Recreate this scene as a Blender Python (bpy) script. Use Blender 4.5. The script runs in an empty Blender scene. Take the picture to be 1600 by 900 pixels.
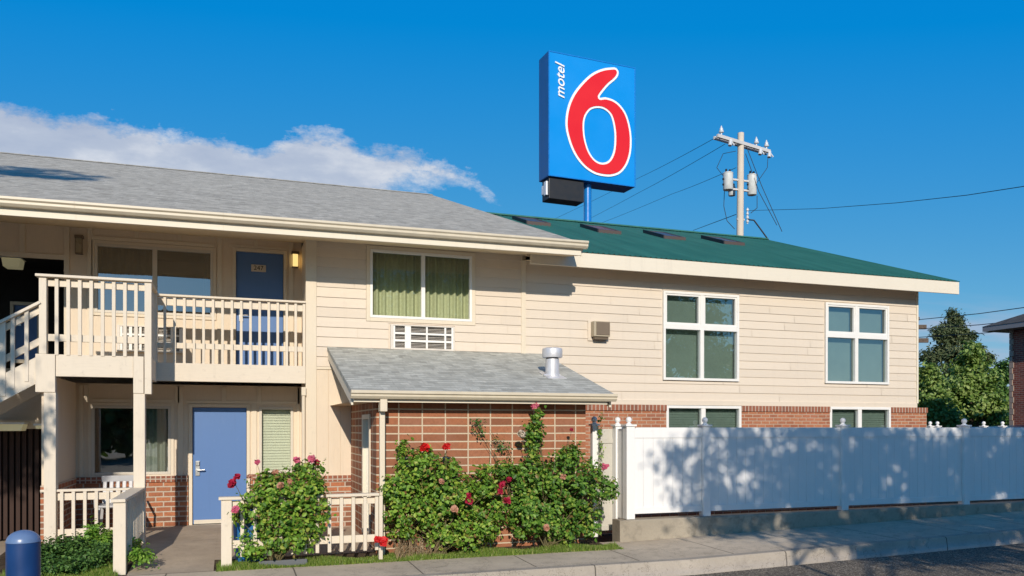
import bpy, math, random
import numpy as np
from mathutils import Vector, Matrix, noise
R = math.radians
random.seed(7)
sc = bpy.context.scene
COL = sc.collection

# ------------------------------------------------------------------ camera and plane helpers
YAW = 19.22; F = 1255.0; H = 1.68; HOR = 668.0
def U(px): return math.tan(R(YAW) + math.atan((px - 800.0) / F))
CA, SA = math.cos(R(YAW)), math.sin(R(YAW))
def X_(px, Y): return Y * U(px)
def D_(px, Y): return SA * X_(px, Y) + CA * Y
def Z_(px, py, Y): return H + (HOR - py) * D_(px, Y) / F
def at_depth(px, py, d):
    r = (px - 800.0) / F * d
    return Vector((CA * r + SA * d, -SA * r + CA * d, H + (HOR - py) * d / F))
cd = bpy.data.cameras.new('camera'); cam = bpy.data.objects.new('camera', cd); COL.objects.link(cam)
cam.location = (0, 0, H); cam.rotation_euler = (R(90), 0, R(-YAW))
cd.sensor_width = 36; cd.lens = F / 1600 * 36; cd.shift_y = (HOR - 450) / 1600; cd.clip_end = 3000
sc.camera = cam

# ------------------------------------------------------------------ mesh builder
class MB:
    def __init__(s): s.v = []; s.f = []
    def quad(s, *p):
        n = len(s.v); s.v += [tuple(q) for q in p]; s.f.append(tuple(range(n, n + len(p)))); return s
    def box(s, x0, x1, y0, y1, z0, z1):
        n = len(s.v)
        s.v += [(x0,y0,z0),(x1,y0,z0),(x1,y1,z0),(x0,y1,z0),(x0,y0,z1),(x1,y0,z1),(x1,y1,z1),(x0,y1,z1)]
        s.f += [(n,n+3,n+2,n+1),(n+4,n+5,n+6,n+7),(n,n+1,n+5,n+4),(n+1,n+2,n+6,n+5),(n+2,n+3,n+7,n+6),(n+3,n,n+4,n+7)]
        return s
    def prism_x(s, prof, x0, x1, zf=None):
        """profile [(y,z)...] closed, extruded along x"""
        n = len(s.v); k = len(prof)
        for x in (x0, x1):
            dz = zf(x) if zf else 0
            s.v += [(x, y, z + dz) for y, z in prof]
        for i in range(k):
            j = (i + 1) % k
            s.f.append((n+i, n+j, n+k+j, n+k+i))
        s.f.append(tuple(range(n + k - 1, n - 1, -1))); s.f.append(tuple(range(n + k, n + 2 * k)))
        return s
    def prism(s, poly, vec):
        """3-d polygon extruded by vec"""
        n = len(s.v); k = len(poly); vec = Vector(vec)
        s.v += [tuple(Vector(p)) for p in poly] + [tuple(Vector(p) + vec) for p in poly]
        for i in range(k):
            j = (i + 1) % k
            s.f.append((n+i, n+j, n+k+j, n+k+i))
        s.f.append(tuple(range(n + k - 1, n - 1, -1))); s.f.append(tuple(range(n + k, n + 2 * k)))
        return s
    def bar(s, a, b, w, h, up=(0,0,1)):
        a = Vector(a); b = Vector(b); d = (b - a).normalized(); up = Vector(up)
        sd = d.cross(up)
        if sd.length < 1e-4: sd = d.cross(Vector((0,1,0)))
        sd.normalize(); u2 = sd.cross(d).normalized()
        p = [a + sd*w/2*i + u2*h/2*j for i, j in ((-1,-1),(1,-1),(1,1),(-1,1))]
        return s.prism(p, b - a)
    def tube(s, pts, rad, n=8, cap=True):
        pts = [Vector(p) for p in pts]
        if not hasattr(rad, '__len__'): rad = [rad] * len(pts)
        base = len(s.v); ref = None
        for i, p in enumerate(pts):
            d = (pts[min(i+1, len(pts)-1)] - pts[max(i-1, 0)]).normalized()
            if ref is None:
                ref = Vector((1,0,0)) if abs(d.x) < .8 else Vector((0,1,0))
            a = (ref - d * ref.dot(d)).normalized(); ref = a; b = d.cross(a)
            for k in range(n):
                t = 2*math.pi*k/n
                s.v.append(tuple(p + (a*math.cos(t) + b*math.sin(t)) * rad[i]))
        for i in range(len(pts)-1):
            for k in range(n):
                q = (k+1) % n
                s.f.append((base+i*n+k, base+i*n+q, base+(i+1)*n+q, base+(i+1)*n+k))
        if cap:
            s.f.append(tuple(base + k for k in range(n-1, -1, -1)))
            m = base + (len(pts)-1)*n
            s.f.append(tuple(m + k for k in range(n)))
        return s
    def lathe(s, c, prof, n=16):
        """profile [(r,z)...] around vertical axis at c"""
        base = len(s.v)
        for r, z in prof:
            for k in range(n):
                t = 2*math.pi*k/n
                s.v.append((c[0] + r*math.cos(t), c[1] + r*math.sin(t), c[2] + z))
        for i in range(len(prof)-1):
            for k in range(n):
                q = (k+1) % n
                s.f.append((base+i*n+k, base+i*n+q, base+(i+1)*n+q, base+(i+1)*n+k))
        s.f.append(tuple(base + k for k in range(n-1, -1, -1)))
        m = base + (len(prof)-1)*n
        s.f.append(tuple(m + k for k in range(n)))
        return s
    def sphere(s, c, r, n=12, sz=1.0):
        prof = [(max(.001, r*math.sin(math.pi*i/8)), -r*sz*math.cos(math.pi*i/8)) for i in range(9)]
        return s.lathe(c, prof, n)

def wloc(o):
    v = Vector((0,0,0))
    while o is not None:
        v += o.location; o = o.parent
    return v
def build(mb, name, mat, parent=None, smooth=False, bevel=0, fix=True):
    off = wloc(parent) if parent is not None else Vector((0,0,0))
    me = bpy.data.meshes.new(name)
    me.from_pydata([(x-off.x, y-off.y, z-off.z) for x, y, z in mb.v], [], mb.f)
    if fix:
        import bmesh
        b = bmesh.new(); b.from_mesh(me); bmesh.ops.recalc_face_normals(b, faces=b.faces); b.to_mesh(me); b.free()
    me.materials.append(mat)
    o = bpy.data.objects.new(name, me); COL.objects.link(o)
    if parent is not None: o.parent = parent
    if smooth:
        me.polygons.foreach_set('use_smooth', [True]*len(me.polygons))
        try: me.set_sharp_from_angle(angle=R(40))
        except Exception: pass
    if bevel:
        m = o.modifiers.new('bevel', 'BEVEL'); m.width = bevel; m.segments = 2; m.limit_method = 'ANGLE'
    return o
def tag(o, label=None, cat=None, group=None, kind=None):
    if label: o['label'] = label
    if cat: o['category'] = cat
    if group: o['group'] = group
    if kind: o['kind'] = kind
    return o
def thing(name, loc, label, cat, group=None):
    o = bpy.data.objects.new(name, None); COL.objects.link(o); o.location = loc
    o.empty_display_size = .2
    return tag(o, label, cat, group)
def node(name, parent, label=None):
    """a part that only groups sub-parts"""
    o = bpy.data.objects.new(name, None); COL.objects.link(o); o.parent = parent
    if label: o['label'] = label
    return o
def copy_obj(o, parent, dloc):
    c = o.copy(); COL.objects.link(c); c.parent = parent
    c.location = o.location + Vector(dloc)
    return c
def copy_tree(o, parent=None):
    c = o.copy(); COL.objects.link(c); c.parent = parent
    for ch in [k for k in bpy.data.objects if k.parent == o]: copy_tree(ch, c)
    return c

# ------------------------------------------------------------------ materials
def newmat(name):
    m = bpy.data.materials.new(name); m.use_nodes = True
    nt = m.node_tree; nt.nodes.clear()
    out = nt.nodes.new('ShaderNodeOutputMaterial')
    return m, nt, out
class G:
    """tiny node-graph helper"""
    def __init__(s, nt): s.nt = nt
    def n(s, t, **kw):
        x = s.nt.nodes.new(t)
        for k, v in kw.items(): setattr(x, k, v)
        return x
    def l(s, a, b): s.nt.links.new(a, b)
    def set(s, inp, v):
        if isinstance(v, bpy.types.NodeSocket): s.l(v, inp)
        else: inp.default_value = v
    def math(s, op, a, b=0.0, c=None, clamp=False):
        x = s.n('ShaderNodeMath', operation=op); x.use_clamp = clamp
        s.set(x.inputs[0], a); s.set(x.inputs[1], b)
        if c is not None: s.set(x.inputs[2], c)
        return x.outputs[0]
    def pos(s): return s.n('ShaderNodeNewGeometry').outputs['Position']
    def noise(s, vec, scale, detail=3, rough=.5):
        x = s.n('ShaderNodeTexNoise'); s.l(vec, x.inputs['Vector'])
        x.inputs['Scale'].default_value = scale; x.inputs['Detail'].default_value = detail
        x.inputs['Roughness'].default_value = rough
        return x.outputs['Fac']
    def scalev(s, vec, sx, sy, sz):
        x = s.n('ShaderNodeVectorMath', operation='MULTIPLY'); s.l(vec, x.inputs[0])
        x.inputs[1].default_value = (sx, sy, sz); return x.outputs[0]
    def ramp(s, fac, stops, interp='LINEAR'):
        x = s.n('ShaderNodeValToRGB'); s.l(fac, x.inputs[0]); cr = x.color_ramp; cr.interpolation = interp
        while len(cr.elements) > 1: cr.elements.remove(cr.elements[0])
        cr.elements[0].position = stops[0][0]; cr.elements[0].color = (*stops[0][1], 1)
        for p, c in stops[1:]:
            e = cr.elements.new(p); e.color = (*c, 1)
        return x.outputs[0]
    def mix(s, fac, a, b, mode='MIX'):
        x = s.n('ShaderNodeMix', data_type='RGBA', blend_type=mode)
        s.set(x.inputs[0], fac)
        for i, v in ((6, a), (7, b)):
            if isinstance(v, tuple) and len(v) == 3: v = (*v, 1)
            s.set(x.inputs[i], v)
        return x.outputs[2]
    def maprange(s, v, a, b, c, d):
        x = s.n('ShaderNodeMapRange'); s.l(v, x.inputs[0])
        for i, q in enumerate((a, b, c, d)): x.inputs[i+1].default_value = q
        return x.outputs[0]
    def bump(s, h, strength, dist):
        x = s.n('ShaderNodeBump'); s.l(h, x.inputs['Height'])
        x.inputs['Strength'].default_value = strength; x.inputs['Distance'].default_value = dist
        return x.outputs[0]
    def principled(s, col, rough=.6, metal=0, normal=None, spec=.5, out=None):
        p = s.n('ShaderNodeBsdfPrincipled')
        if isinstance(col, tuple): col = (*col[:3], 1)
        s.set(p.inputs['Base Color'], col); s.set(p.inputs['Roughness'], rough); s.set(p.inputs['Metallic'], metal)
        p.inputs['Specular IOR Level'].default_value = spec
        if normal is not None: s.l(normal, p.inputs['Normal'])
        if out is not None: s.l(p.outputs[0], out.inputs[0])
        return p
def paint(name, col, rough=.55, var=.10, grain='x', dirt=.12, dirtcol=(.28,.24,.19), bump=.15, spec=.35, board=0):
    m, nt, out = newmat(name); g = G(nt); p = g.pos()
    n1 = g.noise(p, 1.3, 4); n2 = g.noise(g.scalev(p, *((2,14,14) if grain == 'x' else (14,14,2))), 3, 4, .6)
    n3 = g.noise(p, 9, 6, .65)
    c = g.mix(g.maprange(n1, .3, .7, 0, var*2), col, tuple(min(1, x*.82) for x in col))
    c = g.mix(g.maprange(n2, .45, .75, 0, var*2.5), c, tuple(x*.8 for x in col))
    c = g.mix(g.maprange(n3, .60, .80, 0, dirt*3), c, dirtcol)
    if board:
        rpi = g.n('ShaderNodeNewGeometry').outputs['Random Per Island']
        c = g.mix(g.maprange(rpi, 0, 1, 0, board), c, tuple(x*.72 for x in col))
    # faint run-off streaks
    n5 = g.noise(g.scalev(p, 9, 9, .5), 1.0, 4, .7)
    c = g.mix(g.maprange(n5, .56, .78, 0, .22), c, tuple(x*.66 for x in col))
    h = g.math('ADD', g.math('MULTIPLY', n2, .7), g.math('MULTIPLY', n3, .3))
    g.principled(c, rough, 0, g.bump(h, bump, .01), spec, out)
    return m
def flat(name, col, rough=.5, metal=0, spec=.5, var=.06, scale=6):
    m, nt, out = newmat(name); g = G(nt); p = g.pos()
    n1 = g.noise(p, scale, 4)
    c = g.mix(g.maprange(n1, .3, .7, 0, 1), tuple(x*(1-var) for x in col), tuple(min(1, x*(1+var)) for x in col))
    r = g.maprange(n1, .3, .7, max(0, rough-.05), min(1, rough+.08))
    g.principled(c, r, metal, None, spec, out)
    return m
def emit(name, col, strength):
    m, nt, out = newmat(name); g = G(nt)
    p = g.principled(col, .4, 0, None, .5, out)
    p.inputs['Emission Color'].default_value = (*col, 1); p.inputs['Emission Strength'].default_value = strength
    return m
def brickmat(name, bw, bh, mortar, cols, mcol, offset=.5, msmooth=.1, x0=0, z0=0, rough=.85, axis='xz', flip=False, bumpd=.006):
    m, nt, out = newmat(name); g = G(nt); p = g.pos()
    sep = g.n('ShaderNodeSeparateXYZ'); g.l(p, sep.inputs[0])
    u = g.math('SUBTRACT', g.math('ADD', sep.outputs[0], sep.outputs[1]), x0)
    w = g.math('SUBTRACT', sep.outputs[2], z0)
    cmb = g.n('ShaderNodeCombineXYZ')
    # gentle wobble so that courses are not ruler straight
    wob = g.math('MULTIPLY', g.math('SUBTRACT', g.noise(p, 3.0, 2), .5), .010)
    g.l(g.math('ADD', u, wob), cmb.inputs[0]); g.l(g.math('ADD', w, wob), cmb.inputs[1])
    bt = g.n('ShaderNodeTexBrick'); bt.offset = offset; bt.offset_frequency = 2
    g.l(cmb.outputs[0], bt.inputs['Vector'])
    bt.inputs['Scale'].default_value = 1; bt.inputs['Mortar Size'].default_value = mortar
    bt.inputs['Mortar Smooth'].default_value = msmooth; bt.inputs['Bias'].default_value = 0
    bt.inputs['Brick Width'].default_value = bw; bt.inputs['Row Height'].default_value = bh
    bt.inputs['Color1'].default_value = (0,0,0,1); bt.inputs['Color2'].default_value = (1,1,1,1)
    bt.inputs['Mortar'].default_value = (.5,.5,.5,1)
    k = len(cols)
    body = g.ramp(bt.outputs['Color'], [(i/(k-1), c) for i, c in enumerate(cols)])
    n1 = g.noise(p, 26, 5, .7); n2 = g.noise(p, 2.2, 3)
    body = g.mix(g.maprange(n1, .4, .7, 0, .45), body, tuple(x*.72 for x in cols[0]))
    body = g.mix(g.maprange(n2, .5, .75, 0, .3), body, tuple(min(1,x*1.25+.03) for x in cols[-1]))
    mc = g.mix(g.maprange(n1, .35, .7, 0, .5), mcol, tuple(x*.72 for x in mcol))
    c = g.mix(bt.outputs['Fac'], body, mc)
    h = g.math('ADD', g.math('MULTIPLY', g.math('SUBTRACT', 1.0, bt.outputs['Fac']), 1.0), g.math('MULTIPLY', n1, .25))
    g.principled(c, rough, 0, g.bump(h, .8, bumpd), .25, out)
    return m

CREAM = (.71,.615,.50)
M = {}
M['siding'] = paint('cream_siding', CREAM, .6, .07, 'x', .05, board=.30)
M['siding2'] = paint('cream_siding_newer', (.71,.62,.505), .6, .05, 'x', .03, board=.22)
M['panel'] = paint('cream_panel', (.72,.61,.47), .65, .09, 'z', .06, bump=.3)
M['trim'] = paint('cream_trim', (.72,.63,.49), .6, .08, 'z', .07)
M['rail'] = paint('weathered_rail_paint', (.73,.645,.52), .65, .13, 'z', .14, (.33,.27,.22))
M['railx'] = paint('weathered_rail_paint_long', (.73,.645,.52), .65, .13, 'x', .14, (.33,.27,.22))
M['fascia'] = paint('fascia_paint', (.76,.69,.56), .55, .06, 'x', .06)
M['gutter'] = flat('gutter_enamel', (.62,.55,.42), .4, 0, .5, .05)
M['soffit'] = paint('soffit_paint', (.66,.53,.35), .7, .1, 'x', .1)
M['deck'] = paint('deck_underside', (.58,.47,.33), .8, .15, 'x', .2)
M['white'] = flat('white_vinyl_frame', (.80,.79,.75), .4, 0, .5, .02)
M['tan_frame'] = flat('tan_frame', (.60,.55,.46), .45, 0, .5, .03)
M['vinyl'] = paint('white_fence_vinyl', (.83,.825,.81), .4, .02, 'z', .05, (.45,.43,.38), bump=.04, spec=.5)
M['vinyl_tan'] = flat('gate_vinyl', (.52,.50,.44), .45, 0, .5, .04, 2)
M['bluedoor'] = paint('blue_door_paint', (.085,.185,.42), .5, .05, 'z', .06, (.20,.27,.42), bump=.06, spec=.45)
M['steel'] = flat('satin_steel', (.62,.62,.6), .3, .9, .5)
M['galv'] = flat('galvanised_vent', (.66,.66,.68), .42, .35, .5, .08, 8)
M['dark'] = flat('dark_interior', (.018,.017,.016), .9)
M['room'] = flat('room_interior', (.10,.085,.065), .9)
M['black'] = flat('black_metal', (.012,.012,.014), .5)
M['brownmetal'] = flat('brown_skylight_curb', (.075,.052,.045), .6)
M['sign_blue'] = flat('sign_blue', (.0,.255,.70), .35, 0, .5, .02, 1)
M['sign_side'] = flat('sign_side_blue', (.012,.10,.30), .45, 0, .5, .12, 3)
M['sign_red'] = flat('sign_red', (.72,.010,.015), .4, 0, .4, .02, 1)
M['sign_white'] = flat('sign_white', (.86,.86,.86), .4, 0, .4, .02, 1)
M['pole_blue'] = flat('pole_blue', (.01,.19,.58), .25, 0, .6, .05)
M['bollard'] = flat('bollard_shaded_blue', (.008,.045,.16), .38, 0, .5, .08, 8)  # pipe blue darkened to carry the shade on the bollard body
M['binblue'] = flat('bin_blue', (.02,.16,.42), .5)
M['curtain'] = flat('curtain_green', (.50,.51,.34), .9, 0, .1, .08, 20)
M['curtain_dark'] = flat('curtain_olive', (.20,.17,.10), .9, 0, .1, .1, 20)
M['blind'] = flat('blind_green', (.62,.62,.52), .8, 0, .2, .05, 3)
M['film_blind'] = flat('film_blind', (.43,.46,.42), .8, 0, .2, .05, 3)
M['slats'] = paint('dark_brown_slats', (.045,.022,.015), .7, .15, 'z', .1, (.02,.015,.01))
M['cable'] = flat('cable_black', (.012,.012,.014), .7)
M['porcelain'] = flat('porcelain_grey', (.62,.64,.66), .25, 0, .6)
M['can'] = flat('transformer_grey', (.60,.62,.60), .45, 0, .5, .1, 6)
M['pole'] = paint('weathered_pole_wood', (.66,.58,.48), .85, .2, 'z', .2)
M['arm'] = paint('weathered_crossarm', (.60,.59,.58), .85, .2, 'x', .2)
M['acgrille'] = flat('ac_grille', (.66,.61,.54), .5)
M['lamp_metal'] = flat('lamp_bronze', (.16,.12,.08), .5, .3)
M['lamp_glass_off'] = flat('lamp_glass', (.32,.27,.18), .25)
M['lamp_on'] = emit('lit_lamp_glass', (1.0,.72,.26), 1.0)
M['tube_on'] = emit('lit_tube_fixture', (.80,.72,.42), .16)
M['chair'] = flat('white_chair_plastic', (.42,.43,.45), .4)
M['carblue'] = flat('car_paint', (.02,.028,.05), .25, .3, .6)
M['tyre'] = flat('tyre_rubber', (.02,.02,.02), .8)
M['redbrick'] = brickmat('motel_brick', .245, .086, .011,
    [(.20,.085,.05),(.42,.145,.07),(.48,.19,.09),(.25,.12,.075),(.48,.17,.08)], (.52,.44,.35), z0=-.02)
M['redbrick2'] = brickmat('wing_brick', .205, .068, .008,
    [(.30,.11,.06),(.42,.165,.085),(.47,.20,.105),(.34,.135,.08),(.45,.17,.09)], (.50,.37,.27), z0=-.02)
M['soldier'] = brickmat('motel_brick_soldier', .082, .30, .010,
    [(.26,.10,.06),(.36,.13,.075),(.22,.10,.07)], (.50,.42,.34), 0, z0=-.1)
M['bigbrick'] = brickmat('annex_block_brick', .345, .117, .0105,
    [(.24,.10,.055),(.36,.14,.07),(.41,.165,.085),(.28,.13,.08)], (.62,.51,.37), 0, x0=-.02+13.33, z0=2.06-.117*20)
M['farbrick'] = brickmat('house_brick', .22, .075, .010,
    [(.16,.05,.04),(.30,.085,.055),(.24,.07,.05)], (.34,.22,.17), .5)
def shingles(name, col, sx=.30, sy=.14, xo=0):
    m, nt, out = newmat(name); g = G(nt); p = g.pos()
    sep = g.n('ShaderNodeSeparateXYZ'); g.l(p, sep.inputs[0])
    cmb = g.n('ShaderNodeCombineXYZ')
    wob = g.math('MULTIPLY', g.math('SUBTRACT', g.noise(g.scalev(p, 3, 3, 3), 1.5, 3), .5), .05)
    g.l(sep.outputs[0], cmb.inputs[0]); g.l(g.math('ADD', sep.outputs[1], wob), cmb.inputs[1])
    def bt(w, h, off, freq=2, ms=.010):
        b = g.n('ShaderNodeTexBrick'); b.offset = off; b.offset_frequency = freq; b.squash = 1
        g.l(cmb.outputs[0], b.inputs['Vector'])
        b.inputs['Scale'].default_value = 1; b.inputs['Mortar Size'].default_value = ms
        b.inputs['Mortar Smooth'].default_value = .3; b.inputs['Bias'].default_value = 0
        b.inputs['Brick Width'].default_value = w; b.inputs['Row Height'].default_value = h
        b.inputs['Color1'].default_value = (0,0,0,1); b.inputs['Color2'].default_value = (1,1,1,1)
        b.inputs['Mortar'].default_value = (0,0,0,1)
        return b
    b1 = bt(sx, sy, .37, 3, .004); b2 = bt(sx*.55, sy, .61, 2, 0.0)
    n = g.noise(p, 34, 5, .85); n2 = g.noise(p, .7, 3)
    t = g.math('ADD', g.math('MULTIPLY', b1.outputs['Color'], .5), g.math('MULTIPLY', b2.outputs['Color'], .5))
    c = g.ramp(t, [(0, tuple(x*.62 for x in col)), (.5, col), (1, tuple(min(1, x*1.34) for x in col))])
    c = g.mix(g.maprange(n, .35, .7, 0, .65), c, tuple(x*.68 for x in col))
    c = g.mix(g.maprange(n2, .45, .7, 0, .3), c, tuple(x*.86 for x in col))
    fr = g.math('FRACT', g.math('DIVIDE', g.math('ADD', sep.outputs[1], wob), sy))
    # shadow gap under each butt, broken up along the course
    brk = g.noise(g.scalev(p, 3.2, 9, 9), 1.6, 3, .6)
    ln = g.math('MULTIPLY', g.maprange(fr, .05, .32, 1, 0), g.maprange(brk, .42, .52, 0, 1))
    c = g.mix(g.math('MULTIPLY', ln, .85), c, tuple(x*.38 for x in col))
    h = g.math('ADD', g.math('MULTIPLY', fr, -.5), g.math('MULTIPLY', n, .6))
    h = g.math('SUBTRACT', h, g.math('MULTIPLY', ln, .5))
    g.principled(c, .95, 0, g.bump(h, .9, .012), .15, out)
    return m
M['shingle'] = shingles('grey_shingles', (.50,.475,.41), .21, .14)
M['shingle2'] = shingles('annex_shingles', (.53,.535,.485), .22, .125)
M['shingle_far'] = shingles('house_shingles', (.10,.10,.10))
def metalroof():
    m, nt, out = newmat('green_metal_roof'); g = G(nt); p = g.pos()
    n = g.noise(g.scalev(p, 2, .3, .3), 2.0, 4); n2 = g.noise(p, 14, 4)
    c = g.mix(g.maprange(n, .3, .7, 0, 1), (.025,.13,.10), (.042,.18,.14))
    c = g.mix(g.maprange(n2, .55, .75, 0, .3), c, (.03,.21,.15))
    g.principled(c, .55, 0, g.bump(n2, .2, .004), .4, out)
    return m
M['greenroof'] = metalroof()
def concrete(name, col, cracks=True, stain=.4, scale=1.0, splitx=0):
    m, nt, out = newmat(name); g = G(nt); p = g.pos()
    n1 = g.noise(p, .9*scale, 5, .6); n2 = g.noise(p, 40, 4, .8); n3 = g.noise(p, 5*scale, 5, .7)
    c = g.mix(g.maprange(n1, .35, .65, 0, 1), tuple(x*.78 for x in col), col)
    c = g.mix(g.maprange(n3, .5, .75, 0, stain*1.6), c, tuple(x*.55 for x in col))
    c = g.mix(g.maprange(n2, .45, .75, 0, .55), c, tuple(x*.66 for x in col))
    h = g.math('ADD', n2, g.math('MULTIPLY', n3, .5))
    if splitx:
        sep = g.n('ShaderNodeSeparateXYZ'); g.l(p, sep.inputs[0])
        f = g.math('FRACT', g.math('DIVIDE', g.math('ADD', sep.outputs[0], g.math('MULTIPLY', n3, .02)), splitx))
        line = g.math('LESS_THAN', g.math('ABSOLUTE', g.math('SUBTRACT', f, .5)), 0.009/splitx)
        c = g.mix(line, c, tuple(x*.25 for x in col)); h = g.math('SUBTRACT', h, g.math('MULTIPLY', line, 2))
        w = g.noise(g.scalev(p, 1, 1, 1), 1.1, 6, .7)
        cr = g.math('LESS_THAN', g.math('ABSOLUTE', g.math('SUBTRACT', w, .5)), .0035)
        c = g.mix(g.math('MULTIPLY', cr, .6), c, tuple(x*.3 for x in col))
    g.principled(c, .92, 0, g.bump(h, .35, .006), .2, out)
    return m
M['sidewalk'] = concrete('sidewalk_concrete', (.64,.54,.41), stain=.5, splitx=1.52)
M['kerb'] = concrete('kerb_concrete', (.46,.405,.33), splitx=3.05, stain=.25)
M['plinth'] = concrete('plinth_concrete', (.42,.37,.29), stain=.8, scale=.9)
M['slab'] = concrete('walkway_concrete', (.50,.41,.31), stain=.35, scale=1.3)
def asphalt():
    m, nt, out = newmat('asphalt'); g = G(nt); p = g.pos()
    v = g.n('ShaderNodeTexVoronoi'); g.l(p, v.inputs['Vector']); v.inputs['Scale'].default_value = 62
    n1 = g.noise(p, .8, 4); n2 = g.noise(p, 120, 3, .8)
    sep = g.n('ShaderNodeSeparateColor'); g.l(v.outputs['Color'], sep.inputs[0])
    c = g.ramp(sep.outputs[0], [(0, (.07,.06,.048)), (.5, (.17,.145,.11)), (.8, (.29,.245,.185)), (1, (.52,.45,.36))])
    c = g.mix(g.maprange(n1, .4, .7, 0, .4), c, (.07,.065,.06))
    h = g.math('ADD', g.math('MULTIPLY', v.outputs['Distance'], -1.2), n2)
    g.principled(c, .9, 0, g.bump(h, .8, .008), .25, out)
    return m
M['asphalt'] = asphalt()
def soil():
    m, nt, out = newmat('planting_soil'); g = G(nt); p = g.pos()
    n1 = g.noise(p, 7, 6, .7); n2 = g.noise(p, 50, 4, .8)
    c = g.ramp(n1, [(.3, (.035,.026,.018)), (.55, (.09,.066,.045)), (.75, (.16,.125,.09))])
    g.principled(c, .95, 0, g.bump(g.math('ADD', n1, g.math('MULTIPLY', n2, .5)), .8, .03), .1, out)
    return m
M['soil'] = soil()
def leafmat(name, stops, trans=.35, rough=.45, spec=.35):
    m, nt, out = newmat(name); g = G(nt)
    geo = g.n('ShaderNodeNewGeometry')
    c = g.ramp(geo.outputs['Random Per Island'], stops)
    pr = g.principled(c, rough, 0, None, spec)
    tr = g.n('ShaderNodeBsdfTranslucent')
    tc = g.mix(.5, c, (.18,.30,.03)); g.l(tc, tr.inputs['Color'])
    mx = g.n('ShaderNodeMixShader'); mx.inputs[0].default_value = trans
    g.l(pr.outputs[0], mx.inputs[1]); g.l(tr.outputs[0], mx.inputs[2]); g.l(mx.outputs[0], out.inputs[0])
    return m
M['rose_leaf'] = leafmat('rose_leaves', [(0,(.05,.13,.015)),(.35,(.13,.27,.03)),(.7,(.24,.42,.05)),(.88,(.42,.52,.08)),(.96,(.26,.22,.06)),(1,(.22,.09,.04))], .3)
M['rose_leaf2'] = leafmat('rose_leaves_dark', [(0,(.04,.11,.018)),(.4,(.10,.23,.03)),(.8,(.20,.37,.05)),(.93,(.38,.46,.08)),(1,(.24,.13,.05))], .3)
M['lime_leaf'] = leafmat('lime_leaves', [(0,(.10,.24,.03)),(.5,(.20,.40,.05)),(1,(.34,.52,.09))], .35)
M['shrub_leaf'] = leafmat('low_shrub_leaves', [(0,(.03,.08,.02)),(.5,(.07,.16,.035)),(1,(.15,.27,.06))], .25)
M['grass'] = leafmat('grass_blades', [(0,(.10,.18,.03)),(.5,(.21,.33,.05)),(.85,(.32,.42,.08)),(1,(.50,.45,.2))], .35)
M['dry'] = leafmat('dry_stalks', [(0,(.20,.14,.08)),(.5,(.34,.25,.14)),(1,(.45,.34,.22))], .1, .8)
M['treeleaf'] = leafmat('tree_leaves', [(0,(.03,.065,.015)),(.5,(.07,.125,.025)),(1,(.13,.19,.04))], .35)
M['treeleaf_light'] = leafmat('tree_leaves_light', [(0,(.09,.17,.035)),(.5,(.22,.34,.07)),(1,(.40,.50,.16))], .35)
M['needles'] = leafmat('conifer_needles', [(0,(.04,.065,.03)),(.5,(.085,.12,.05)),(1,(.17,.19,.09))], .15, .6)
M['stem'] = flat('rose_stem', (.12,.10,.04), .7)
M['bark'] = flat('bark', (.11,.08,.06), .9, var=.4, scale=14)
M['petal_red'] = leafmat('red_petals', [(0,(.55,.01,.015)),(1,(.85,.03,.03))], .25, .5, .2)
M['petal_crimson'] = leafmat('crimson_petals', [(0,(.28,.008,.03)),(1,(.52,.02,.07))], .25, .5, .2)
M['petal_pink'] = leafmat('pink_petals', [(0,(.62,.10,.20)),(1,(.85,.25,.34))], .25, .5, .2)
M['petal_peach'] = leafmat('faded_petals', [(0,(.50,.22,.14)),(1,(.62,.34,.24))], .25, .5, .2)
M['petal_cream'] = leafmat('cream_petals', [(0,(.60,.50,.40)),(1,(.78,.70,.58))], .25, .5, .2)
def glassmat(name, refl=.18, tint=(.75,.85,.8), rough=.0):
    m, nt, out = newmat(name); g = G(nt)
    tr = g.n('ShaderNodeBsdfTransparent'); tr.inputs[0].default_value = (*tint, 1)
    gl = g.n('ShaderNodeBsdfGlossy'); gl.inputs['Roughness'].default_value = rough
    gl.inputs['Color'].default_value = (.9,.95,1,1)
    fr = g.n('ShaderNodeFresnel'); fr.inputs[0].default_value = 1.5
    f = g.math('ADD', fr.outputs[0], refl, clamp=True)
    wv = g.noise(g.pos(), 1.2, 2)
    g.l(g.bump(wv, .10, .02), gl.inputs['Normal'])
    mx = g.n('ShaderNodeMixShader'); g.l(f, mx.inputs[0]); g.l(tr.outputs[0], mx.inputs[1]); g.l(gl.outputs[0], mx.inputs[2])
    g.l(mx.outputs[0], out.inputs[0])
    return m
M['glass'] = glassmat('window_glass', .02, (.88,.92,.88))
M['glass_green'] = glassmat('green_film_glass', .15, (.56,.66,.64))
M['glass_dark'] = glassmat('dark_window_glass', .20, (.60,.66,.66))

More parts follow.
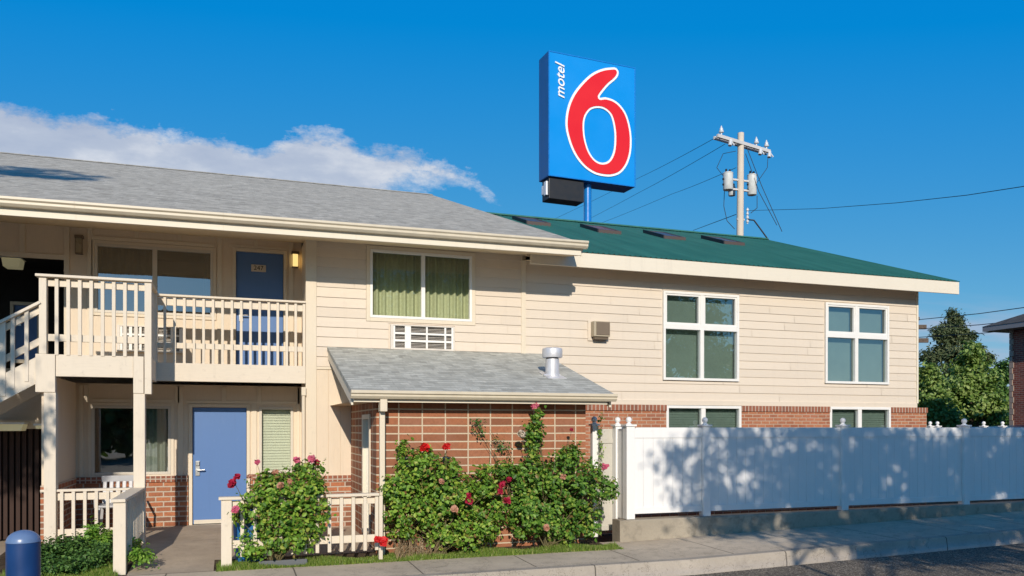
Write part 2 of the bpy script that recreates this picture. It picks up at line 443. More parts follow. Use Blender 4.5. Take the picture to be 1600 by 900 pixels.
# ------------------------------------------------------------------ generic shapes
def cells(x0, x1, z0, z1, holes):
    """rectangles covering [x0,x1]x[z0,z1] minus holes"""
    zs = sorted({z0, z1, *[min(max(h[i], z0), z1) for h in holes for i in (2, 3)]})
    res = []
    for a, b in zip(zs, zs[1:]):
        if b - a < 1e-4: continue
        zc = (a + b) / 2
        cuts = sorted([(h[0], h[1]) for h in holes if h[2] < zc < h[3]])
        x = x0
        for c0, c1 in cuts:
            if c0 > x: res.append((x, min(c0, x1), a, b))
            x = max(x, c1)
        if x < x1: res.append((x, x1, a, b))
    return res
def wall_x(mb, x0, x1, z0, z1, y0, y1, holes=()):
    for a, b, c, d in cells(x0, x1, z0, z1, holes): mb.box(a, b, y0, y1, c, d)
    return mb
def siding(mb, x0, x1, z0, z1, Y, exp, holes=(), rnd=None, lip=.018):
    rnd = rnd or random.Random(3)
    z = z0
    while z < z1 - .01:
        zt = min(z + exp, z1)
        joints = []
        x = x0 + rnd.uniform(.6, 3.6)
        while x < x1:
            joints.append(x); x += 3.66
        wig = rnd.uniform(-.002, .002)
        for a, b, c, d in cells(x0, x1, z, zt, holes):
            js = [a] + [j for j in joints if a + .05 < j < b - .05] + [b]
            for p, q in zip(js, js[1:]):
                if p != a: p += .0035
                if q != b: q -= .0035
                yo = lambda zz: Y - .004 - (lip + wig) * (1 - (zz - z) / exp)
                mb.quad((p, yo(c), c), (q, yo(c), c), (q, yo(d), d), (p, yo(d), d))
                mb.quad((p, Y, c), (q, Y, c), (q, yo(c), c), (p, yo(c), c))
        z += exp
    return mb
def window(parent, x0, x1, z0, z1, Y, frame='white', fw=.05, vm=(), hm=(), glass='glass', fill=None, fillargs=None, sill=True, depth=.06, prot=.03, cas=None):
    """a framed window in a wall plane Y; vm/hm = positions of mullions (x) and rails (z) with widths"""
    w = node('window', parent)
    f = MB(); y0, y1 = Y - prot, Y + depth
    f.box(x0, x0+fw, y0, y1, z0, z1).box(x1-fw, x1, y0, y1, z0, z1)
    f.box(x0+fw, x1-fw, y0, y1, z0, z0+fw).box(x0+fw, x1-fw, y0, y1, z1-fw, z1)
    for (x, wd) in vm: f.box(x-wd/2, x+wd/2, y0+.006, y1-.004, z0+fw, z1-fw)
    for (z, wd) in hm:
        xs = [x0+fw] + sorted(sum([[x-wd2/2, x+wd2/2] for x, wd2 in vm], [])) + [x1-fw]
        for i in range(0, len(xs), 2): f.box(xs[i], xs[i+1], y0+.004, y1-.006, z-wd/2, z+wd/2)
    build(f, 'frame', M[frame], w, bevel=.004)
    if cas:
        c = MB(); cw = cas
        c.box(x0-cw, x0-.001, Y-.024, Y+.02, z0-cw, z1+cw).box(x1+.001, x1+cw, Y-.024, Y+.02, z0-cw, z1+cw)
        c.box(x0-.001, x1+.001, Y-.024, Y+.02, z1+.001, z1+cw).box(x0-.001, x1+.001, Y-.024, Y+.02, z0-cw, z0-.001)
        build(c, 'casing', M['trim'], w, bevel=.004)
    xs = [x0+fw] + [x for x, _ in vm] + [x1-fw]; zs = [z0+fw] + [z for z, _ in hm] + [z1-fw]
    for i in range(len(xs)-1):
        for j in range(len(zs)-1):
            gp = MB().quad((xs[i], Y+.018, zs[j]), (xs[i+1], Y+.018, zs[j]), (xs[i+1], Y+.018, zs[j+1]), (xs[i], Y+.018, zs[j+1]))
            build(gp, 'pane', M[glass], w, fix=False)
    for item in (fill or []):
        kind, a, b, mat, yy = item
        if kind == 'curtain':
            c = MB(); n = max(8, int((b-a)/.012)); ph = random.uniform(0, 6)
            pr = []
            for i in range(n+1):
                x = a + (b-a)*i/n
                y = Y + yy + .035*math.sin(x*2*math.pi/.13 + ph + .8*math.sin(x*5)) + .012*math.sin(x*41)
                pr.append((x, y))
            for (xa, ya), (xb, yb) in zip(pr, pr[1:]):
                c.quad((xa, ya, z0+fw*.5), (xb, yb, z0+fw*.5), (xb, yb, z1-fw*.4), (xa, ya, z1-fw*.4))
            build(c, 'curtain', M[mat], w, smooth=True, fix=False)
        elif kind == 'blind':
            c = MB(); k = max(2, int((z1-z0)/.05))
            zz = z0 + .01
            while zz < z1 - .03:
                c.quad((a, Y+yy-.012, zz), (b, Y+yy-.012, zz), (b, Y+yy+.008, zz+.049), (a, Y+yy+.008, zz+.049)); zz += .049
            build(c, 'blind', M[mat], w, fix=False)
        elif kind == 'flat':
            c = MB().box(a, b, Y+yy, Y+yy+.02, z0+.01, z1-.01)
            build(c, 'blind', M[mat], w)
    return w
def room(parent, x0, x1, z0, z1, Y, depth=2.5, mat='room', name='room'):
    r = MB()
    r.quad((x0,Y,z0),(x1,Y,z0),(x1,Y+depth,z0),(x0,Y+depth,z0)).quad((x0,Y,z1),(x1,Y,z1),(x1,Y+depth,z1),(x0,Y+depth,z1))
    r.quad((x0,Y,z0),(x0,Y+depth,z0),(x0,Y+depth,z1),(x0,Y,z1)).quad((x1,Y,z0),(x1,Y+depth,z0),(x1,Y+depth,z1),(x1,Y,z1))
    r.quad((x0,Y+depth,z0),(x1,Y+depth,z0),(x1,Y+depth,z1),(x0,Y+depth,z1))
    return build(r, name, M[mat], parent, fix=False)
def door(parent, x0, x1, z0, z1, Y, label, plate=None, mat='bluedoor', hz=1.0):
    d = node('door', parent, label)
    build(MB().box(x0, x1, Y+.02, Y+.065, z0, z1), 'door_leaf', M[mat], d, bevel=.004)
    f = MB().box(x0-.06, x0-.004, Y-.03, Y+.07, z0-.02, z1+.065).box(x1+.004, x1+.06, Y-.03, Y+.07, z0-.02, z1+.065).box(x0-.004, x1+.004, Y-.03, Y+.07, z1+.005, z1+.065)
    build(f, 'door_frame', M['trim'], d, bevel=.004)
    zc = z0 + hz
    h = MB().box(x0+.045, x0+.115, Y-.002, Y+.02, zc-.16, zc+.10)
    h.box(x0+.052, x0+.108, Y-.03, Y-.002, zc+.02, zc+.09)
    h.tube([(x0+.08, Y-.005, zc-.06), (x0+.08, Y-.055, zc-.06)], .014)
    h.tube([(x0+.08, Y-.05, zc-.06), (x0+.20, Y-.05, zc-.055)], .012)
    build(h, 'door_handle', M['steel'], d, bevel=.003)
    build(MB().box(x0, x1, Y-.06, Y+.07, z0-.045, z0-.012), 'threshold', M['tan_frame'], d)
    build(MB().box(x0+.02, x1-.02, Y+.008, Y+.02, z0+.002, z0+.07), 'sweep', M['tan_frame'], d)
    if plate:
        txt, cx, cz, pw, ph = plate
        build(MB().box(cx-pw/2, cx+pw/2, Y+.004, Y+.02, cz-ph/2, cz+ph/2), 'number_plate', flat('plate_bronze', (.62,.56,.46), .5), d, bevel=.012)
        t = text(txt, (cx, Y+.002, cz), ph*.9, M['black'], d, 'plate_number')
    return d
def text(body, loc, size, mat, parent, name, rot=(R(90), 0, 0), ext=.0015, shear=0, bold=0, align='CENTER'):
    cu = bpy.data.curves.new(name, 'FONT'); cu.body = body; cu.size = size; cu.extrude = ext; cu.shear = shear
    cu.offset = bold; cu.align_x = align; cu.align_y = 'CENTER'; cu.materials.append(mat)
    tmp = bpy.data.objects.new(name + '_src', cu); COL.objects.link(tmp)
    bpy.context.view_layer.update()
    me = bpy.data.meshes.new_from_object(tmp.evaluated_get(bpy.context.evaluated_depsgraph_get()))
    bpy.data.objects.remove(tmp); me.name = name
    if not me.materials: me.materials.append(mat)
    o = bpy.data.objects.new(name, me); COL.objects.link(o)
    off = wloc(parent) if parent is not None else Vector((0,0,0))
    o.location = Vector(loc) - off; o.rotation_euler = rot; o.parent = parent
    return o

# ------------------------------------------------------------------ foliage
rng = np.random.default_rng(11)
def leaf_mesh(name, P, S, mat, parent=None, N=None, aspect=.55, fold=.25):
    """P (n,3) centres, S (n,) sizes; each leaf a folded four-cornered blade"""
    n = len(P)
    d = rng.normal(size=(n,3)); d /= np.linalg.norm(d, axis=1)[:,None]
    if N is None: N = rng.normal(size=(n,3))
    N = N + rng.normal(size=(n,3))*.55
    d = d - N*np.sum(d*N, axis=1)[:,None]/np.maximum(np.sum(N*N, axis=1), 1e-6)[:,None]
    d /= np.linalg.norm(d, axis=1)[:,None]+1e-9
    N /= np.linalg.norm(N, axis=1)[:,None]+1e-9
    s = np.cross(N, d)
    L = S[:,None]
    v = np.empty((n,6,3))
    v[:,0] = P - d*L*.5
    v[:,1] = P - d*L*.12 + s*L*aspect*.5 + N*L*fold*.3
    v[:,2] = P + d*L*.22 + s*L*aspect*.42 + N*L*fold*.25
    v[:,3] = P + d*L*.5 - N*L*.08
    v[:,4] = P + d*L*.22 - s*L*aspect*.42 + N*L*fold*.25
    v[:,5] = P - d*L*.12 - s*L*aspect*.5 + N*L*fold*.3
    off = wloc(parent) if parent is not None else Vector((0,0,0))
    v = v.reshape(-1,3) - np.array(off)
    base = np.arange(n)[:,None]*6
    q = np.concatenate([base+np.array([[0,1,2,3]]), base+np.array([[0,3,4,5]])], axis=1).reshape(-1,4)
    me = bpy.data.meshes.new(name)
    me.vertices.add(len(v)); me.vertices.foreach_set('co', v.ravel())
    m = len(q); me.loops.add(m*4); me.loops.foreach_set('vertex_index', q.ravel().astype(np.int32))
    me.polygons.add(m); me.polygons.foreach_set('loop_start', np.arange(0, m*4, 4, dtype=np.int32))
    me.polygons.foreach_set('loop_total', np.full(m, 4, dtype=np.int32))
    me.update(calc_edges=True); me.validate()
    me.materials.append(mat)
    o = bpy.data.objects.new(name, me); COL.objects.link(o)
    if parent is not None: o.parent = parent
    return o
def clump_points(blobs, nclump, per, spread, surf=.55, squash=.8):
    """blobs [(cx,cy,cz,rx,ry,rz,weight)]; clumps sit towards the outside of the blobs"""
    w = np.array([b[6] for b in blobs], float); w /= w.sum()
    idx = rng.choice(len(blobs), nclump, p=w)
    B = np.array([b[:6] for b in blobs])[idx]
    d = rng.normal(size=(nclump,3)); d /= np.linalg.norm(d, axis=1)[:,None]
    r = surf + (1-surf)*rng.random(nclump)**.6 * 1.0
    r = np.where(rng.random(nclump) < .25, rng.random(nclump)**.4*.8, r)
    C = B[:,:3] + d*B[:,3:]*r[:,None]
    k = rng.integers(int(per*.5), int(per*1.5), nclump)
    ci = np.repeat(np.arange(nclump), k)
    o = rng.normal(size=(len(ci),3))*spread*rng.uniform(.5,1.3,nclump)[ci][:,None]; o[:,2] *= squash
    return C[ci] + o, d[ci] + np.array([0,0,.5]), C
def flower(c, r, mat, parent, n=34):
    c = np.array(c)
    P = c + np.clip(rng.normal(size=(n,3)), -1.4, 1.4)*r*.33
    o = leaf_mesh('flower', P, rng.uniform(.7,1.1,n)*r, mat, parent, N=(P-c)/r+np.array([0,-.6,.5]), aspect=.95, fold=.5)
    return o
def stems(name, base, tips, r0, mat, parent, wob=.05, seg=5):
    mb = MB()
    for t in tips:
        b = Vector(base) + Vector((random.uniform(-.08,.08), random.uniform(-.05,.05), 0)); t = Vector(t)
        pts = []
        for i in range(seg+1):
            f = i/seg
            p = b.lerp(t, f); bow = math.sin(f*math.pi)
            p += Vector((random.uniform(-wob,wob)*bow, random.uniform(-wob,wob)*bow, .08*bow))
            pts.append(p)
        mb.tube(pts, [r0*(1-.75*i/seg) for i in range(seg+1)], 5)
    return build(mb, name, mat, parent, smooth=True)

# ================================================================== GROUND
def zs(X): return -.16 + .0235*max(0.0, X-6.0)
def struct(mb, name, mat, **k):
    o = build(mb, name, mat, None, **k); o['kind'] = 'structure'; return o
KY = 9.72
g_ = MB()
xs = [-400,-60,-12,-6,-3,0,3,6,8,10,12,14,17,20,26,40,100,400]
def zroad(X): return -.34 + .0235*max(0.0, min(X,30)-6.0)
for a, b in zip(xs, xs[1:]):
    g_.quad((a,-400,zroad(a)), (b,-400,zroad(b)), (b,KY-.15,zroad(b)), (a,KY-.15,zroad(a)))
struct(g_, 'road', M['asphalt'], fix=False)
g_ = MB()
for a, b in zip(xs, xs[1:]):
    g_.quad((a,10.2,zroad(a)-.05), (b,10.2,zroad(b)-.05), (b,600,zroad(b)-.05), (a,600,zroad(a)-.05))
struct(g_, 'ground', M['soil'], fix=False)
k_ = MB(); s_ = MB()
sx = [-14,-6,-3,0,2,4,6,8,10,12,14,17,20,26,34]
for a, b in zip(sx, sx[1:]):
    za, zb = zs(a), zs(b); n = len(k_.v)
    for x, z in ((a,za),(b,zb)):
        k_.v += [(x,KY-.17,z-.26),(x,KY-.015,z-.26),(x,KY-.012,z-.17),(x,KY+.008,z-.025),(x,KY+.03,z),(x,KY+.16,z+.002),(x,KY+.16,z-.3)]
    for i in range(6): k_.f.append((n+i, n+i+1, n+7+i+1, n+7+i))
    yb = 10.86 if a < 5.6 else 11.56
    s_.quad((a,KY+.157,za+.001),(b,KY+.157,zb+.001),(b,10.86,zb+.02),(a,10.86,za+.02))
    if a >= 4: s_.quad((max(a,5.35),10.86,zs(max(a,5.35))+.02),(b,10.86,zb+.02),(b,11.56,zb+.02),(max(a,5.35),11.56,zs(max(a,5.35))+.02))
struct(k_, 'kerb', M['kerb'], fix=False, smooth=True)
struct(s_, 'sidewalk', M['sidewalk'], fix=False)
# walkway to the door and porch slab
w_ = MB()
w_.quad((-1.22,10.86,-.137),(-.22,10.86,-.137),(-.22,12.7,-.02),(-1.22,12.7,-.02))
w_.quad((-1.22,12.7,-.02),(-.22,12.7,-.02),(-.22,15.0,-.012),(-1.22,15.0,-.012))
w_.quad((-.22,12.7,-.022),(1.93,12.7,-.022),(1.93,15.02,-.014),(-.22,15.02,-.014))
w_.quad((-.22,11.5,-.098),(1.93,11.5,-.098),(1.93,12.7,-.022),(-.22,12.7,-.022))
w_.quad((-2.45,12.7,-.022),(-1.22,12.7,-.022),(-1.22,15.02,-.014),(-2.45,15.02,-.014))
struct(w_, 'walkway', M['slab'], fix=False)
w_ = MB()
w_.quad((-14,10.86,-.15),(-2.95,10.86,-.15),(-2.95,17,-.03),(-14,17,-.03))
struct(w_, 'path', M['slab'], fix=False)
# planting beds (soil) and lawn strip base
b_ = MB()
b_.quad((-.22,10.86,-.145),(5.4,10.86,-.145),(5.4,11.5,-.10),(-.22,11.5,-.10))
b_.quad((-2.95,10.86,-.145),(-1.22,10.86,-.145),(-1.22,12.72,-.03),(-2.95,12.72,-.03))
b_.quad((1.93,11.5,-.10),(5.4,11.5,-.10),(5.4,14.0,-.08),(1.93,14.0,-.08))
struct(b_, 'planting_bed', M['soil'], fix=False)

def grass(x0, x1, y0, y1, n, name, lab, zf, h=.06, edge=0):
    X = rng.uniform(x0, x1, n); Y = y0 + (y1-y0)*rng.random(n)
    ys = y0 + edge*np.sin(X*3.1)*.5 + rng.normal(size=n)*.01
    Y = np.maximum(Y, ys)
    Z = np.array([zf(a, b) for a, b in zip(X, Y)])
    hh = h*rng.uniform(.4,1.3,n)*(1+.5*np.sin(X*5.3+Y*7))
    th = rng.uniform(0, 2*np.pi, n); wd = .006
    v = np.empty((n,3,3))
    v[:,0] = np.stack([X-np.cos(th)*wd, Y-np.sin(th)*wd, Z], 1)
    v[:,1] = np.stack([X+np.cos(th)*wd, Y+np.sin(th)*wd, Z], 1)
    v[:,2] = np.stack([X+rng.normal(size=n)*.022, Y+rng.normal(size=n)*.022, Z+hh], 1)
    me = bpy.data.meshes.new(name); m = n
    me.vertices.add(3*n); me.vertices.foreach_set('co', v.ravel())
    me.loops.add(3*m); me.loops.foreach_set('vertex_index', np.arange(3*m, dtype=np.int32))
    me.polygons.add(m); me.polygons.foreach_set('loop_start', np.arange(0,3*m,3,dtype=np.int32)); me.polygons.foreach_set('loop_total', np.full(m,3,dtype=np.int32))
    me.update(calc_edges=True); me.materials.append(M['grass'])
    o = bpy.data.objects.new(name, me); COL.objects.link(o)
    return tag(o, lab, 'grass', kind='stuff')
grass(-.18, 5.55, 10.80, 11.12, 26000, 'grass', 'short green grass strip between the sidewalk and the rose bushes', lambda x, y: -.145+(y-10.86)*.07, .055, .05)
grass(-2.6, -1.33, 10.80, 11.3, 9000, 'grass', 'dark green grass patch beside the blue bollard and low shrub', lambda x, y: -.145+(y-10.86)*.06, .06, .04)

# ================================================================== LEFT MOTEL WING
wing = thing('motel_wing', (1.5,14,0), 'two storey cream motel wing with grey shingle roof and recessed balcony doors', 'building')
YF, YB = 14.0, 15.0
ROX = 5.83                                   # roof end
def ztilt(x): return -.055*(ROX - x)/8.8
XC = 1.19; XE = X_(814, YF)                  # front wall from XC to XE
win = (X_(578,YF), X_(737,YF), Z_(600,497,YF), Z_(600,391,YF))
acr = (X_(612,YF), X_(708,YF), Z_(660,545,YF), Z_(660,510,YF))
ZF2 = 2.70
# structural backing
b_ = MB(); wall_x(b_, XC+.16, XE, ZF2+.01, 4.93, YF, YF+.12, [win, acr]); build(b_, 'sheathing', M['siding'], wing)
s_ = MB(); siding(s_, XC+.17, XE-.001, ZF2+.02, 4.93, YF, .17, [(win[0]-.07,win[1]+.07,win[2]-.07,win[3]+.07), (acr[0]-.06,acr[1]+.03,acr[2]-.05,acr[3]+.03)], random.Random(5))
build(s_, 'siding', M['siding'], wing, fix=False)
build(MB().box(XC-.012, XC+.168, YF-.028, YF+.12, .86, 4.93), 'corner_board', M['trim'], wing, bevel=.005)
build(MB().box(XE, XE+.09, YF-.028, YF+.12, 2.1, 4.88), 'corner_board', M['trim'], wing, bevel=.005)
# recess side wall (right end) and its thickness
build(MB().box(XC, XC+.16, YF+.12, YB+.05, -.02, 4.93), 'end_wall', M['panel'], wing)
# lower plain panel wall with grooves
pm = MB(); xg = XC + .17
while xg < 2.2:
    x2 = min(xg + .20, 2.2); pm.box(xg, x2-.006, YF-.012, YF+.02, .86, ZF2-.01); xg = x2
pm.box(XC+.168, 2.2, YF+.0, YF+.12, .86, ZF2-.01)
build(pm, 'wall_panel', M['panel'], wing)
build(MB().box(XC+.168, XE, YF-.03, YF+.0, ZF2-.03, ZF2+.015), 'band_board', M['trim'], wing, bevel=.004)
bk = MB().box(XC-.01, 2.2, YF-.03, YF+.12, -.05, .76); build(bk, 'brick_base', M['redbrick'], wing)
bk = MB().box(XC-.014, 2.2, YF-.045, YF+.12, .76, .86); build(bk, 'brick_sill_course', M['soldier'], wing)

# big curtained window
xm = (X_(661,YF))
window(wing, *win, YF, 'white', .045, vm=[(xm,.07)], glass='glass', cas=.065,
       fill=[('curtain', win[0]+.03, win[1]-.03, 'curtain', .13)])
room(wing, win[0]-.3, win[1]+.3, win[2]-.3, win[3]+.2, YF+.125, 2)

# recessed walls (lower and upper) at YB
X0L = -2.45
lw1 = (X_(143,YB), X_(267,YB), Z_(200,742,YB), Z_(200,634,YB))
ld = (X_(301,YB), X_(385,YB), -.0, Z_(342,637,YB))
lw2 = (X_(405,YB), X_(458,YB), Z_(430,739,YB), Z_(430,636,YB))
lo = MB(); wall_x(lo, X0L, XC, .85, 2.42, YB, YB+.12, [lw1, (ld[0]-.004,ld[1]+.004,-1,ld[3]+.004), lw2]); build(lo, 'lower_wall', M['panel'], wing)
for a, b in ((X0L, ld[0]-.07), (ld[1]+.07, XC)):
    build(MB().box(a, b, YB-.05, YB+.1, -.05, .75), 'brick_base', M['redbrick'], wing)
    build(MB().box(a+.01, b-.008, YB-.075, YB+.1, .75, .85), 'brick_sill_course', M['soldier'], wing)
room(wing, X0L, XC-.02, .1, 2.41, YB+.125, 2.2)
window(wing, *lw1, YB, 'tan_frame', .045, vm=[(X_(216,YB),.06)], glass='glass_dark', cas=.05,
       fill=[('curtain', X_(222,YB), lw1[1]-.03, 'blind', .12)])
window(wing, *lw2, YB, 'tan_frame', .045, glass='glass', fill=[('blind', lw2[0]+.03, lw2[1]-.03, 'blind', .10)])
door(wing, *ld, YB, 'blue ground floor door with a steel lever')
battens = MB()
def bat(px, z0, z1, Y, w=.075): 
    x = X_(px, Y); battens.box(x-w/2, x+w/2, Y-.024, Y+.0, z0, z1)
for px in (277, 350, 405, 468, 135): bat(px, ld[3]+.075, 2.39, YB)
bat(282, .85, 2.39, YB, .09); bat(397, .85, ld[3]+.075, YB, .09); bat(466, .85, 2.39, YB, .05); bat(127, .85, 2.39, YB, .06)
zr = lw1[3]+.055
battens.box(X_(131,YB), X_(277,YB)-.04, YB-.021, YB, zr, zr+.06)
battens.box(X_(290,YB), X_(466,YB)-.03, YB-.021, YB, ld[3]+.072, ld[3]+.125)

# upper recessed wall
xo = X_(102, YB)                              # right edge of the breezeway opening
zo = Z_(60, 402, YB)
uw = (X_(148,YB), X_(333,YB), Z_(240,492,YB), Z_(240,386,YB))
ud = (X_(369,YB), X_(442.5,YB), 2.72, Z_(406,395,YB))
uac = (X_(186,YB), X_(287,YB), Z_(236,548,YB), Z_(236,511,YB))
up = MB(); wall_x(up, -7.5, XC, ZF2, 5.12, YB, YB+.12, [(-8, xo, 0, zo), uw, (ud[0]-.004,ud[1]+.004,0,ud[3]+.004), uac]); build(up, 'upper_wall', M['panel'], wing)
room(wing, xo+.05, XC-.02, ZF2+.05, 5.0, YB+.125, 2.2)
window(wing, *uw, YB, 'tan_frame', .045, vm=[(X_(242,YB),.075)], glass='glass_dark', cas=.05,
       fill=[('curtain', uw[0]+.03, X_(239,YB), 'curtain_dark', .13), ('curtain', X_(332-14,YB), uw[1]-.03, 'curtain_dark', .2)])
door(wing, *ud, YB, 'dark blue upper floor door with a number plate', plate=('247', X_(404,YB), Z_(404,419,YB), X_(416,YB)-X_(393,YB), .125))
for px in (35.0, 104.5, 141, 343, 455): bat(px, (zo+.06 if px < 100 else ZF2), 5.12, YB, .08)
for px in (214, 281, 400): bat(px, uw[3]+.13 if px < 300 else ud[3]+.11, 5.12, YB, .06)
battens.box(-7.5, xo+.02, YB-.026, YB, zo-.02, zo+.06)
battens.box(X_(148,YB)-.07, X_(335,YB), YB-.020, YB, uw[3]+.055, uw[3]+.12)
battens.box(X_(361,YB)-.03, X_(450,YB), YB-.020, YB, ud[3]+.07, ud[3]+.115)
build(battens, 'battens', M['trim'], wing, bevel=.004)
# breezeway behind the opening
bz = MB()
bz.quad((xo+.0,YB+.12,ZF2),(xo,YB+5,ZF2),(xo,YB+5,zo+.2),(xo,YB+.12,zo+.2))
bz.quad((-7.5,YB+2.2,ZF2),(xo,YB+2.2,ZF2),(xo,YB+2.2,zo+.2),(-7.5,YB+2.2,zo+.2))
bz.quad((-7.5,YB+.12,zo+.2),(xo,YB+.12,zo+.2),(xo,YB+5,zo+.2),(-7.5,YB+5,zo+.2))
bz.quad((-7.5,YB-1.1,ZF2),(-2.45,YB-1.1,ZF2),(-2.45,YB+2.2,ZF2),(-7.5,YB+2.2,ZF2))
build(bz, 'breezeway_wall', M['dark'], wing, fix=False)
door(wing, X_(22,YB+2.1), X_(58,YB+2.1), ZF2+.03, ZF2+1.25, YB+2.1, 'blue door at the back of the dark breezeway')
# left lower: dark slatted enclosure, side wall of the porch
sw = MB().box(X0L-.12, X0L, 13.05, YB+.1, .85, 2.42); build(sw, 'porch_side_wall', M['panel'], wing)
sw = MB().box(X0L-.13, X0L+.02, 13.03, YB-.075, -.05, .85); build(sw, 'brick_base', M['redbrick'], wing)
sl = MB(); x = -7.5
while x < X0L-.14:
    sl.box(x, x+.055, 14.30, 14.36, -.05, 1.66); x += .085
sl.box(-7.5, X0L-.13, 14.37, 14.40, -.05, 1.66)
build(sl, 'slat_screen', M['slats'], wing)
build(MB().box(-7.5, X0L-.13, 14.28, 14.42, 1.66, 1.80), 'slat_header', M['trim'], wing)
build(MB().box(-7.5, X0L-.13, 14.34, 14.46, 1.80, 2.60), 'stair_back_wall', M['panel'], wing)

# roof, soffit, fascia, gutter
def zr_(Y): return 4.90 + .348*(Y-12.85)
RY = 24.2
rf = MB()
n = 10; xs_ = [-14 + (ROX+14)*i/n for i in range(n+1)]
for a, b in zip(xs_, xs_[1:]):
    rf.prism_x([(12.78, zr_(12.78)-.035), (12.78, zr_(12.78)), (RY, zr_(RY)), (RY+11, zr_(RY)-3.9), (RY+11, zr_(RY)-3.96), (RY, zr_(RY)-.06)], a, b, None)
for i, v in enumerate(rf.v): rf.v[i] = (v[0], v[1], v[2] + ztilt(v[0])*max(0, 1-(v[1]-12.8)/10))
build(rf, 'roof', M['shingle'], wing)
build(MB().prism_x([(RY-.12, zr_(RY)-.03), (RY, zr_(RY)+.03), (RY+.12, zr_(RY)-.03)], -14, ROX), 'ridge_cap', M['shingle'], wing)
gt = MB()
gp = [(12.86,4.80),(12.80,4.80),(12.765,4.835),(12.765,4.87),(12.74,4.89),(12.74,4.925),(12.76,4.925),(12.86,4.90)]
for a, b in zip(xs_, xs_[1:]): gt.prism_x(gp, a, b+(.03 if b == xs_[-1] else 0))
gt.v = [(x,y,z+ztilt(x)) for x,y,z in gt.v]
build(gt, 'gutter', M['gutter'], wing, bevel=.003)
fs = MB()
for a, b in zip(xs_, xs_[1:]): fs.prism_x([(12.87,4.69),(12.87,4.79),(12.91,4.79),(12.91,4.69)], a, min(b, ROX-.06))
fs.prism_x([(12.862,4.79),(12.862,4.895),(12.91,4.895),(12.91,4.79)], -14, ROX-.03)
fs.v = [(x,y,z+ztilt(x)) for x,y,z in fs.v]
# rake board on the gable end
fs.prism([(ROX-.035,12.92,zr_(12.92)-.24),(ROX-.035,12.92,zr_(12.92)-.04),(ROX-.035,RY,zr_(RY)-.065),(ROX-.035,RY,zr_(RY)-.27)], (.03,0,0))
build(fs, 'fascia', M['fascia'], wing, bevel=.003)
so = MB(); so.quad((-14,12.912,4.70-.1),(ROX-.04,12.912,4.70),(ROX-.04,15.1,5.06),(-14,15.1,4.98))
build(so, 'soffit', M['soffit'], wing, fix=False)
# gable fill above the other wing's roof and solid rear body
build(MB().box(-13, XE, 17.3, 34, 0, 4.7), 'rear_wall', M['siding'], wing)
build(MB().prism([(XE-.1,14.1,4.7),(XE-.1,14.1,zr_(14.1)-.1),(XE-.1,RY,zr_(RY)-.1),(XE-.1,34,zr_(RY)-3.7),(XE-.1,34,4.7)], (.1,0,0)), 'gable_wall', M['siding'], wing)
dn = MB(); dn.tube([(XC-.05,YF-.05,2.3),(XC-.05,YF-.05,.05)], .03, 8)
dn.box(XC-.085, XC-.015, YF-.09, YF-.01, 2.22, 2.36)
build(dn, 'downspout', M['trim'], wing, smooth=True)

# balcony between landing and end wall
balc = thing('balcony', (0,YF,2.4), 'cream painted wooden balcony with square balusters in front of the upper blue door', 'balcony')
xl = X_(243, YF)-.12
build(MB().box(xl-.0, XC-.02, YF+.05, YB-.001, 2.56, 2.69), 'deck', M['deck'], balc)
zb0, zb1 = Z_(350,597,YF), Z_(350,569,YF)
build(MB().box(-1.15, XC-.014, YF-.02, YF+.05, zb0, zb1), 'beam', M['railx'], balc, bevel=.006)
ztop = Z_(360,465,YF)
build(MB().box(xl-.0, XC-.01, YF-.045, YF+.10, ztop-.035, ztop), 'handrail', M['railx'], balc, bevel=.006)
build(MB().box(xl-.0, XC-.02, YF+.03, YF+.07, ztop-.17, ztop-.05), 'top_rail', M['railx'], balc, bevel=.004)
build(MB().box(xl-.0, XC-.02, YF+.03, YF+.07, zb1+.24, zb1+.33), 'bottom_rail', M['railx'], balc, bevel=.004)
b0 = None; x = X_(257.5, YF); xe = X_(462, YF); nb = 14
for i in range(nb+1):
    xx = x + (xe - x)*i/nb
    if b0 is None: b0 = build(MB().box(xx-.021, xx+.021, YF-.012, YF+.028, zb1-.01, ztop-.036), 'baluster', M['rail'], balc, bevel=.004)
    else: copy_obj(b0, balc, ((xe-x)*i/nb, 0, 0))
build(MB().box(XC-.06, XC-.016, YF-.01, YF+.05, zb1, ztop-.036), 'end_post', M['rail'], balc, bevel=.004)

# ---------------- landing and stairs
YL = 12.95
st = thing('staircase', (X_(78,YL), YL, 0), 'cream painted outdoor staircase with raised landing on two square posts', 'staircase')
xa = X_(60,YL); xb = X_(237,YL)
zl0, zl1 = Z_(140,589,YL), Z_(140,555,YL)
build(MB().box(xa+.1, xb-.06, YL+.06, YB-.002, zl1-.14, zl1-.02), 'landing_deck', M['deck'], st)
build(MB().box(X_(87,YL), X_(208,YL), YL-.0, YL+.06, zl0, zl1), 'landing_beam', M['railx'], st, bevel=.006)
zc0 = Z_(80,613,YL)
build(MB().box(X_(55.5,YL), X_(87,YL)-.003, YL-.02, YL+.12, zc0, zl1), 'post_block', M['rail'], st, bevel=.006)
build(MB().box(X_(208,YL)+.003, X_(225,YL)-.003, YL-.02, YL+.12, zc0, zl1), 'post_block', M['rail'], st, bevel=.006)
build(MB().box(X_(68.5,YL), X_(87.5,YL), YL-.01, YL+.17, -.05, zc0-.003), 'post', M['rail'], st, bevel=.006)
build(MB().box(X_(208.5,YL), X_(226.5,YL), YL-.01, YL+.17, -.05, zc0-.003), 'post', M['rail'], st, bevel=.006)
ztl = Z_(140,433.5,YL)
build(MB().box(X_(226,YL), X_(237,YL), YL-.03, YL+.10, zc0-.01, ztl-.03), 'corner_post', M['rail'], st, bevel=.006)
